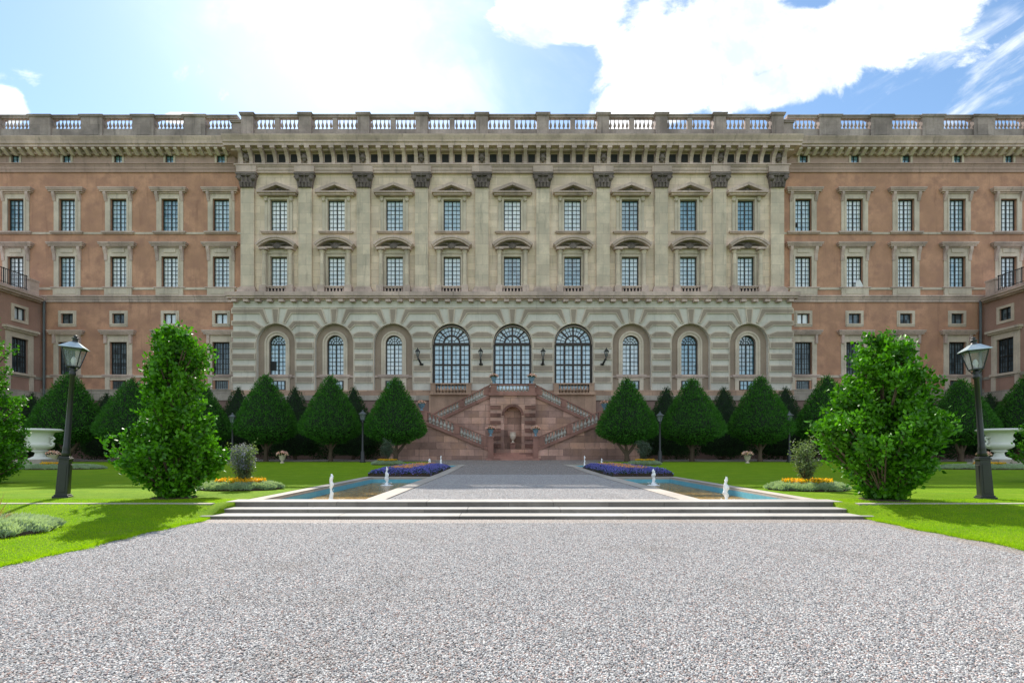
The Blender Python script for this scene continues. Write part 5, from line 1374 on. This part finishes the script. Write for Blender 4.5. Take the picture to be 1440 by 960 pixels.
# ------------------------------------------------------------------ planted beds
def round_bed(X, d, rx, ry, h, label, yl=True, ylr=0.62, dens=1.0, group='silver and yellow flower beds', yshift=0.1):
    r = thing('flower_bed', label, 'flower bed', (X, d-CAMD, lawnz(X, d) if d < 9 else gz(d)+0.012), group)
    mb = MB(); mb.lathe(0, 0, -0.02, [(1, 0), (0.98, 0.06), (0.5, 0.1)], 28, sx=rx, sy=ry); mb.build('soil', M['soil'], r)
    n = int(26000*dens*rx*ry/1.0); n = min(max(n, 2500), 26000)
    th = rng.random(n)*2*np.pi; k = np.sqrt(rng.random(n)*(1-0.42**2 if yl else 1)+(0.42**2 if yl else 0))
    lm = 1+0.05*np.sin(th*9)+0.04*np.sin(th*17+1)
    dome = h*np.sqrt(np.clip(1-(k**4), 0.05, 1))
    zz = rng.random(n)**0.4*dome*(1+0.15*np.sin(th*13)*k)
    pos = np.stack([rx*k*lm*np.cos(th), ry*k*lm*np.sin(th), zz*0.85], 1)
    dr = np.stack([np.cos(th)*0.6, np.sin(th)*0.6, np.ones(n)], 1)+rng.normal(0, 0.35, (n, 3))
    blades('silver_border', pos, dr, rng.uniform(0.05, 0.10, n), rng.uniform(0.014, 0.026, n), M['silver'], r)
    if yl:
        n = min(5200, int(7000*rx*ry*dens)+900); th = rng.random(n)*2*np.pi; k = np.sqrt(rng.random(n))*ylr
        pos = np.stack([rx*k*np.cos(th), ry*k*np.sin(th), h*(1.0+yshift)+rng.normal(0, 0.025, n)], 1)
        a_ = rng.random(n) < 0.62
        blades('yellow_flowers', pos[a_], rng.normal(0, 1, (a_.sum(), 3))+np.array([0, -0.3, 0.4]), rng.uniform(0.03, 0.055, a_.sum()), rng.uniform(0.03, 0.05, a_.sum()), M['yellow'], r)
        b2 = ~a_; pb = pos[b2]; pb[:, 2] -= 0.035
        blades('flower_leaves', pb, rng.normal(0, 1, (b2.sum(), 3))+np.array([0, 0, 0.5]), rng.uniform(0.04, 0.08, b2.sum()), rng.uniform(0.02, 0.04, b2.sum()), M['leaf'], r)
    return r
def at(px, d): return (px-712)*d/F+CAMX
round_bed(at(339, 12.3), 12.3, 0.99, 0.62, 0.19, 'round silver bed with yellow flowers left of the near left pool')
round_bed(at(1135, 12.1), 12.1, 0.93, 0.60, 0.19, 'round silver bed with yellow flowers right of the near right pool')
round_bed(at(545, 29), 29, 0.92, 0.7, 0.25, 'small silver and yellow bed at the far lawn end left of the walk', dens=0.7)
round_bed(at(907, 29), 29, 0.92, 0.7, 0.25, 'small silver and yellow bed at the far lawn end right of the walk', dens=0.7)
round_bed(at(78, 24.0), 24.0, 2.35, 0.8, 0.24, 'wide silver bed with a yellow patch in front of the left urn', ylr=0.30, dens=0.5)
round_bed(at(1392, 24.0), 24.0, 2.6, 0.8, 0.24, 'wide silver bed with a yellow patch in front of the right urn', ylr=0.30, dens=0.5)
round_bed(-7.68, 6.6, 0.85, 0.80, 0.18, 'silver bed around the red spiky plant at the lower left edge', yl=False, dens=1.0)
# red spiky plant
r = thing('spiky_plant', 'red spiky plant rising from the silver bed at the left edge', 'plant', (-7.6, 6.75-CAMD, -0.13))
mb = MB()
for i in range(46):
    a = random.uniform(0, 6.28); e = random.uniform(0.25, 1.3); L = random.uniform(0.28, 0.50); w = 0.008
    pts = [Vector((0, 0, 0.08)) + Vector((math.cos(a)*math.cos(e), math.sin(a)*math.cos(e), math.sin(e)))*L*t_ + Vector((0, 0, -0.25*L*t_*t_*math.cos(e))) for t_ in (0, .35, .7, 1)]
    sd = Vector((-math.sin(a), math.cos(a), 0))
    ws_ = [w*0.8, w, w*0.7, 0.001]
    for k in range(3): mb.quad(tuple(pts[k]-sd*ws_[k]), tuple(pts[k]+sd*ws_[k]), tuple(pts[k+1]+sd*ws_[k+1]), tuple(pts[k+1]-sd*ws_[k+1]))
mb.build('leaves', M['redleaf'], r)
mb = MB(); mb.lathe(0, 0, -0.05, [(0.04, 0), (0.035, 0.16), (0.02, 0.2)], 8); mb.build('stem', M['bark'], r)
# violet beds between the pools
for sx, lab in ((-1, 'violet flower bed with orange dots between the two left pools'), (1, 'violet flower bed with orange dots between the two right pools')):
    r = thing('flower_bed', lab, 'flower bed', (sx*4.5, 21.55-CAMD, gz(21.5)+0.01), 'violet flower beds between the pools')
    hx, hy = 1.12, 3.5
    mb = MB(); mb.box(-hx, hx, -hy, hy, -0.1, 0.10); mb.build('soil', M['soil'], r)
    def bedpts(n):
        x = rng.uniform(-1, 1, n); y = rng.uniform(-1, 1, n)
        e = np.maximum(np.abs(x)**6, np.abs(y)**10); h = 0.23*np.sqrt(np.clip(1-e, 0.04, 1))+0.03*np.sin(x*7)*np.sin(y*17)
        return np.stack([x*hx, y*hy, h], 1), e
    n = 20000; p, e = bedpts(n); p[:, 2] *= rng.uniform(0.75, 1.0, n)
    blades('foliage', p, rng.normal(0, 0.7, (n, 3))+np.array([0, -0.2, 0.7]), rng.uniform(0.04, 0.09, n), rng.uniform(0.02, 0.04, n), M['yewdark'], r)
    n = 15000; p, e = bedpts(n); p[:, 2] += rng.uniform(-0.02, 0.05, n)
    blades('violet_flowers', p, rng.normal(0, 0.8, (n, 3))+np.array([0, -0.3, 0.6]), rng.uniform(0.03, 0.06, n), rng.uniform(0.03, 0.055, n), M['violet'], r)
    n = 900; y = rng.choice(np.linspace(-0.75, 0.8, 7), n)+rng.normal(0, 0.035, n); x = rng.choice([-0.25, 0.15], n)+rng.normal(0, 0.12, n)
    p = np.stack([x*hx, y*hy, 0.27+rng.uniform(0, 0.05, n)], 1)
    blades('orange_flowers', p, rng.normal(0, 0.8, (n, 3))+np.array([0, -0.3, 0.6]), rng.uniform(0.04, 0.07, n), rng.uniform(0.03, 0.055, n), M['orange'], r)

# small standard trees in the beds
def standard(px, d, top, bot, w, mat, seed, label, extra=None, zb=0.15, n=70, leaf=0.05):
    s = F/d; zt, zl = (632-top)/s+1, (632-bot)/s+1
    pr = [(zl-zb+0.0, 0.15*w, 0.15*w), (zl-zb+0.12*(zt-zl), 0.42*w, 0.42*w), (zl-zb+0.45*(zt-zl), 0.5*w, 0.5*w), (zl-zb+0.8*(zt-zl), 0.40*w, 0.40*w), (zt-zb, 0.12*w, 0.12*w)]
    r = broad_tree('standard_shrub', (at(px, d), d-CAMD, gz(d)+zb), pr, n, leaf, seed, label, 'small standard trees in the beds', mat, trunk=False, n_per=42, twigr=0.010, cat='small tree')
    mb = MB(); mb.tube([(0, 0, -0.05), (0.02, 0, (zl-zb)*0.5), (0, 0, zl-zb+0.2)], [0.03, 0.024, 0.022], 7); mb.build('stem', M['bark'], r, smooth=True)
    if extra:
        q = rng.normal(0, 1, (2200, 3)); q /= np.linalg.norm(q, axis=1)[:, None]; q *= (rng.uniform(0.6, 1.05, 2200)[:, None]*np.array([0.46*w, 0.46*w, 0.40*(zt-zl)]))
        q[:, 2] += zl-zb+0.52*(zt-zl); q = q[(q[:, 0] < 0.22*w)]
        blades('blossoms', q, rng.normal(0, 1, q.shape), rng.uniform(0.02, 0.045, len(q)), rng.uniform(0.02, 0.04, len(q)), M[extra], r)
standard(343, 12.3, 620, 668, 0.86, M['oliveleaf'], 21, 'small lilac flowering standard tree in the round bed on the left', 'lilacleaf')
standard(1132, 12.1, 613, 664, 0.86, M['oliveleaf'], 22, 'small light green standard tree in the round bed on the right')
standard(545, 29, 619, 641, 1.05, M['greyleaf'], 23, 'grey green ball tree in the far small bed left of the walk', n=60, leaf=0.07)
standard(905, 29, 620, 643, 1.15, M['greyleaf'], 24, 'grey green ball tree in the far small bed right of the walk', n=60, leaf=0.07)

# ------------------------------------------------------------------ urns
def big_urn(px, d, label):
    r = thing('garden_urn', label, 'urn', (at(px, d), d-CAMD, gz(d)), 'big white stone urns')
    mb = MB(); mb.box(-1.0, 1.0, -1.0, 1.0, 0, 0.22); mb.box(-0.82, 0.82, -0.82, 0.82, 0.22, 0.40); mb.build('pedestal', M['plinth'], r, bevel=0.02)
    mb = MB(); mb.lathe(0, 0, 0.40, [(0.55, 0), (0.53, 0.06), (0.42, 0.10), (0.27, 0.18), (0.22, 0.34), (0.24, 0.40), (0.38, 0.44), (0.38, 0.50), (0.28, 0.53)], 28)
    mb.build('foot', M['urn'], r, smooth=True)
    mb = MB(); n = 48; prof = [(0.28, 0.93), (0.50, 1.0), (0.64, 1.10), (0.67, 1.20), (0.65, 1.26), (0.59, 1.29), (0.57, 1.34), (0.57, 1.6), (0.60, 1.78), (0.68, 1.9), (0.78, 1.96)]
    mb.lathe(0, 0, 0, prof, n)
    for i, v_ in enumerate(mb.v):
        j = i//n
        if 1 <= j <= 3 and i % 2: mb.v[i] = (v_[0]*0.955, v_[1]*0.955, v_[2])
    mb.build('bowl', M['urn'], r, smooth=True)
    mb = MB(); mb.lathe(0, 0, 0, [(0.80, 1.93), (1.0, 1.97), (1.07, 2.02), (1.07, 2.06), (0.98, 2.10), (0.94, 2.11)], 36); mb.build('rim', M['urn'], r, smooth=True)
    for sx in (-1, 1):
        mb = MB(); mb.tube([(sx*0.60, 0, 1.14), (sx*0.76, 0, 1.16), (sx*0.82, 0, 1.28), (sx*0.70, 0, 1.36), (sx*0.76, 0, 1.48), (sx*0.90, 0, 1.56), (sx*0.80, 0, 1.64), (sx*0.58, 0, 1.60)], [0.06, 0.07, 0.075, 0.06, 0.06, 0.055, 0.05, 0.05], 8)
        mb.build('handle', M['urn'], r, smooth=True)
    r.scale = (0.92, 0.92, 0.98)
big_urn(56, 27.0, 'big white stone urn on a square base on the left lawn')
big_urn(1405, 27.0, 'big white stone urn on a square base on the right lawn')

# ------------------------------------------------------------------ street lamps
def tall_lamp(px, d, top, lean, rotz, label):
    X = at(px, d); H = (632-top)*d/F+1.0
    r = thing('street_lamp', label, 'street lamp', (X, d-CAMD, 0.0), 'tall black lantern posts on the lawns')
    r.rotation_euler = (0, lean, rotz)
    mb = MB(); mb.box(-0.135, 0.135, -0.135, 0.135, -0.05, 0.05)
    w0, w1 = 0.100, 0.084
    n = len(mb.v)
    mb.prism([(-w0, 0.05), (w0, 0.05), (w1, 0.80), (-w1, 0.80)], -w0*0.95, w0*0.95)
    for s1 in (-1, 1): mb.box(-0.06, 0.06, s1*0.094-0.010, s1*0.094+0.010, 0.12, 0.72)
    for s1 in (-1, 1): mb.box(s1*0.093-0.008, s1*0.093+0.008, -0.06, 0.06, 0.12, 0.70)
    mb.box(-0.105, 0.105, -0.105, 0.105, 0.80, 0.83); mb.box(-0.09, 0.09, -0.09, 0.09, 0.83, 0.86); mb.box(-0.115, 0.115, -0.115, 0.115, 0.05, 0.08)
    mb.build('base', M['iron'], r, bevel=0.008)
    ph = H-1.0
    mb = MB(); mb.lathe(0, 0, 0, [(0.08, 0.86), (0.07, 0.95), (0.062, 1.0), (0.070, 1.03), (0.056, 1.08), (0.050, 1.6), (0.040, H-0.86), (0.056, H-0.85), (0.06, H-0.80), (0.048, H-0.78), (0.062, H-0.74), (0.05, H-0.70), (0.03, H-0.67)], 14)
    mb.build('post', M['iron'], r, smooth=True)
    # a small chrome-like flag rod at the base
    z0 = H-0.66; z1 = H-0.30
    bw, tw = 0.085, 0.158
    fr = MB()
    for a in range(4):
        c_, s2 = math.cos(a*math.pi/2+math.pi/4), math.sin(a*math.pi/2+math.pi/4)
        fr.tube([(0.03*c_, 0.03*s2, z0-0.12), (bw*1.414*c_, bw*1.414*s2, z0)], 0.009, 5)
        fr.tube([(bw*1.414*c_, bw*1.414*s2, z0), (tw*1.414*c_, tw*1.414*s2, z1)], 0.011, 5)
    fr.box(-bw-0.01, bw+0.01, -bw-0.01, bw+0.01, z0-0.015, z0+0.008); fr.box(-tw-0.01, tw+0.01, -tw-0.01, tw+0.01, z1-0.006, z1+0.012)
    ln = fr.build('lantern', M['iron'], r)
    g_ = MB()
    for a in range(4):
        c_, s2 = math.cos(a*math.pi/2), math.sin(a*math.pi/2)
        def q(w, t_, z): return ((w-0.004)*c_-t_*s2, (w-0.004)*s2+t_*c_, z)
        g_.quad(q(bw, -bw+0.01, z0+0.01), q(bw, bw-0.01, z0+0.01), q(tw, tw-0.012, z1-0.01), q(tw, -tw+0.012, z1-0.01))
    g_.build('glass', M['lampglass'], ln)
    rf = MB(); n = len(rf.v); e_ = 0.20
    zz = [(e_, z1+0.013), (e_, z1+0.024), (0.065, z1+0.14)]
    for w, z in zz: rf.v += [(-w, -w, z), (w, -w, z), (w, w, z), (-w, w, z)]
    rf.f.append((3, 2, 1, 0)); rf.mi.append(0)
    for j in (0, 1):
        for i in range(4): rf.f.append((4*j+i, 4*j+(i+1) % 4, 4*j+4+(i+1) % 4, 4*j+4+i)); rf.mi.append(0)
    rf.f.append((8, 9, 10, 11)); rf.mi.append(0)
    rf.build('roof', M['roofmetal'], ln)
    fn = MB(); fn.lathe(0, 0, z1+0.135, [(0.068, 0), (0.06, 0.02), (0.045, 0.03), (0.045, 0.07), (0.065, 0.08), (0.06, 0.095), (0.03, 0.105), (0.025, 0.12), (0.04, 0.135), (0.028, 0.15), (0.006, 0.16)], 12); fn.build('finial', M['iron'], ln, smooth=True)
    lb = MB(); lb.lathe(0, 0, z0+0.01, [(0.03, 0), (0.03, 0.05), (0.045, 0.1), (0.03, 0.17), (0.01, 0.19)], 10); lb.build('bulb', M['curtain'], ln, smooth=True)
tall_lamp(88, 10.15, 469, R(3.6), R(24), 'tall black lamp post leaning slightly right on the left lawn')
tall_lamp(1386, 9.9, 472, R(-3.4), R(-20), 'tall black lamp post leaning slightly left on the right lawn')
def small_lamp(px, d, top, label):
    s = F/d; H = (632-top)/s+1-gz(d)
    r = thing('street_lamp', label, 'street lamp', (at(px, d), d-CAMD, gz(d)), 'small black lantern posts among the yews')
    mb = MB(); mb.lathe(0, 0, 0, [(0.20, 0), (0.20, 0.08), (0.14, 0.12), (0.13, 0.7), (0.07, 0.8), (0.06, H-0.85), (0.08, H-0.8), (0.04, H-0.68)], 10); mb.build('post', M['iron'], r, smooth=True)
    mb = MB(); mb.lathe(0, 0, 0, [(0.10, H-0.68), (0.20, H-0.30)], 6); mb.build('glass', M['lampglass'], r)
    mb = MB(); mb.lathe(0, 0, 0, [(0.26, H-0.30), (0.26, H-0.27), (0.08, H-0.13), (0.05, H-0.1), (0.07, H-0.06), (0.01, H)], 6)
    for i in range(6):
        a = 6.283*(i+0.5)/6; mb.tube([(0.10*math.cos(a), 0.10*math.sin(a), H-0.68), (0.205*math.cos(a), 0.205*math.sin(a), H-0.29)], 0.012, 4)
    mb.build('lantern_roof', M['irongrey'], r)
small_lamp(510, 32.6, 576, 'small dark lamp post beside the yew left of the staircase')
small_lamp(327, 33.0, 580, 'small dark lamp post between the leafy tree and the yews on the left')
small_lamp(928, 32.6, 578, 'small dark lamp post beside the yew right of the staircase')
small_lamp(1110, 33.0, 578, 'small dark lamp post right of the third front yew on the right')

# wall lanterns
def wall_lantern(px, lean, label):
    Y = GY-0.02; X = XP(px, Y-0.5); zb = ZG(513)
    r = thing('wall_lantern', label, 'wall lantern', (X, Y-0.1, zb), 'black lanterns on the palace wall')
    mb = MB(); mb.box(-0.16, 0.16, -0.02, 0.1, -0.05, 0.12); mb.tube([(0, 0, 0), (lean*0.1, -0.35, 0.15), (lean*0.3, -0.55, 0.35), (lean*0.45, -0.55, 0.6)], [0.08, 0.09, 0.06, 0.05], 8); mb.lathe(lean*0.3, -0.5, 0.30, [(0.03, 0), (0.16, 0.05), (0.03, 0.12)], 8)
    mb.build('arm', M['iron'], r)
    x = lean*0.45; mb = MB(); mb.lathe(x, -0.55, 0.6, [(0.08, 0), (0.2, 0.42), (0.2, 0.44)], 6); mb.build('glass', M['lampglass'], r)
    mb = MB(); mb.lathe(x, -0.55, 1.04, [(0.25, 0), (0.1, 0.16), (0.05, 0.2), (0.06, 0.25), (0.01, 0.32)], 6)
    for i in range(6):
        a = 6.283*(i+0.5)/6; mb.tube([(x+0.08*math.cos(a), -0.55+0.08*math.sin(a), 0.6), (x+0.2*math.cos(a), -0.55+0.2*math.sin(a), 1.04)], 0.018, 4)
    mb.build('hood', M['iron'], r)
wall_lantern(591.5, -0.5, 'leftmost black wall lantern, leaning left of the left balcony window')
wall_lantern(676, 0, 'black wall lantern between the left and middle big arched windows')
wall_lantern(763.5, 0, 'black wall lantern between the middle and right big arched windows')
wall_lantern(848.5, 0.5, 'rightmost black wall lantern, leaning right of the right balcony window')

# flower pots
def pot(X, Y, z, k, label, grp, mat='potblue', wide=1.0):
    r = thing('flower_pot', label, 'flower pot', (X, Y, z), grp)
    mb = MB(); mb.lathe(0, 0, 0, [(0.13*k, 0), (0.13*k, 0.04*k), (0.06*k, 0.09*k), (0.07*k, 0.14*k), (0.17*k*wide, 0.28*k), (0.20*k*wide, 0.44*k), (0.23*k*wide, 0.47*k), (0.23*k*wide, 0.50*k), (0.18*k, 0.5*k)], 14); mb.build('vase', M[mat], r, smooth=True)
    n = 500; q = rng.normal(0, 1, (n, 3)); q /= np.linalg.norm(q, axis=1)[:, None]; q *= rng.random(n)[:, None]**0.4*np.array([0.30*k, 0.30*k, 0.16*k]); q[:, 2] = np.abs(q[:, 2])+0.48*k
    blades('leaves', q, rng.normal(0, 1, (n, 3))+np.array([0, 0, .5]), np.full(n, 0.07*k), np.full(n, 0.045*k), M['yewdark'], r)
    n = 130; q = rng.normal(0, 1, (n, 3)); q /= np.linalg.norm(q, axis=1)[:, None]; q *= np.array([0.33*k, 0.33*k, 0.2*k]); q[:, 2] = np.abs(q[:, 2])+0.52*k
    blades('blossoms', q, rng.normal(0, 1, (n, 3)), np.full(n, 0.085*k), np.full(n, 0.08*k), M['pink'], r)
GP = 'pink flowers in pots on the staircase'
pot(-1.55, CY+0.12, zB(539.8), 1.1, 'blue pot of pink flowers on the landing, left of the middle window', GP)
pot(1.55, CY+0.12, zB(539.8), 1.1, 'blue pot of pink flowers on the landing, right of the middle window', GP)
pot(-(xin-0.12), FY+0.05, zr0+0.08, 1.1, 'blue pot of pink flowers at the foot of the left flight, left of the niche', GP)
pot(xin-0.12, FY+0.05, zr0+0.08, 1.1, 'blue pot of pink flowers at the foot of the right flight, right of the niche', GP)
pot(-(xout+0.35), FY+0.05, zr1, 1.05, 'blue pot of pink flowers on the left outer landing of the staircase', GP, wide=1.25)
pot(xout+0.35, FY+0.05, zr1, 1.05, 'blue pot of pink flowers on the right outer landing of the staircase', GP, wide=1.25)
GQ = 'pink flower pots along the far path'
pot(at(397, 31.5), 31.5-CAMD, gz(31.5), 1.05, 'stone pot of pink flowers between the second and third left yews', GQ, 'trim')
pot(at(1051, 31.5), 31.5-CAMD, gz(31.5), 1.05, 'stone pot of pink flowers between the second and third right yews', GQ, 'trim')
pot(at(74, 31.5), 31.5-CAMD, gz(31.5), 1.1, 'pot of pink flowers between the left urn and the left lamp post', GQ, 'trim', 1.2)
pot(at(1383, 31.5), 31.5-CAMD, gz(31.5), 1.05, 'pot of pink flowers between the right lamp post and the right urn', GQ, 'trim', 1.2)

# ------------------------------------------------------------------ grass blades on the near lawns
for sx in (-1, 1):
    n = 150000
    dd = 3.2+rng.random(n)**1.25*6.6; xx = 5.64+rng.random(n)**1.2*6.5
    sm = lambda v_: np.clip(v_, 0, 1)**2*(3-2*np.clip(v_, 0, 1))
    tq = 1-(1-sm((xx-5.66)/1.1))*sm((9.0-dd)/0.6); zl = np.where(dd >= 9.05, 0.008, (LOW+0.018)*(1-tq)+(0.008-0.14*sm((9.05-dd)/1.7))*tq)
    keep = ~((dd > 8.9) & (dd < 9.08)) & ~((dd > 8.5) & (xx < 5.86))
    dd, xx, zl = dd[keep], xx[keep], zl[keep]; n = len(dd)
    pos = np.stack([sx*xx, dd-CAMD, zl], 1)
    d_ = rng.normal(0, 0.45, (n, 3)); d_[:, 2] = 1
    setting(blades('lawn_grass', pos, d_, rng.uniform(0.015, 0.034, n), rng.uniform(0.003, 0.006, n), M['blade']), 'stuff')
for sx in (-1, 1):                                                   # longer tufts hanging over the gravel edge
    n = 9000; dd = 2.5+rng.random(n)*5.9; wob = 0.035*np.sin(dd*3.1+sx)+0.03*np.sin(dd*8.3)+0.02*np.sin(dd*19)
    off = rng.normal(0.01, 0.03, n)*(1+0.8*np.sin(dd*5)**2)
    pos = np.stack([sx*(5.66+wob+off), dd-CAMD, np.full(n, LOW+0.012)], 1)
    d_ = rng.normal(0, 0.5, (n, 3)); d_[:, 2] = 0.9; d_[:, 0] -= sx*0.35
    setting(blades('lawn_edge_grass', pos, d_, rng.uniform(0.02, 0.05, n), rng.uniform(0.003, 0.006, n), M['blade']), 'stuff')
# mulch ring at the left tree
for X, d_, nm in ((at(245, 10.1), 10.1, 'x'), (at(1243, 9.65), 9.65, 'y')):
    mb = MB(); mb.lathe(X, d_-CAMD, 0.0, [(0.42, 0), (0.40, 0.03), (0.2, 0.05)], 20); setting(mb.build('planting_hole_soil', M['soil']))
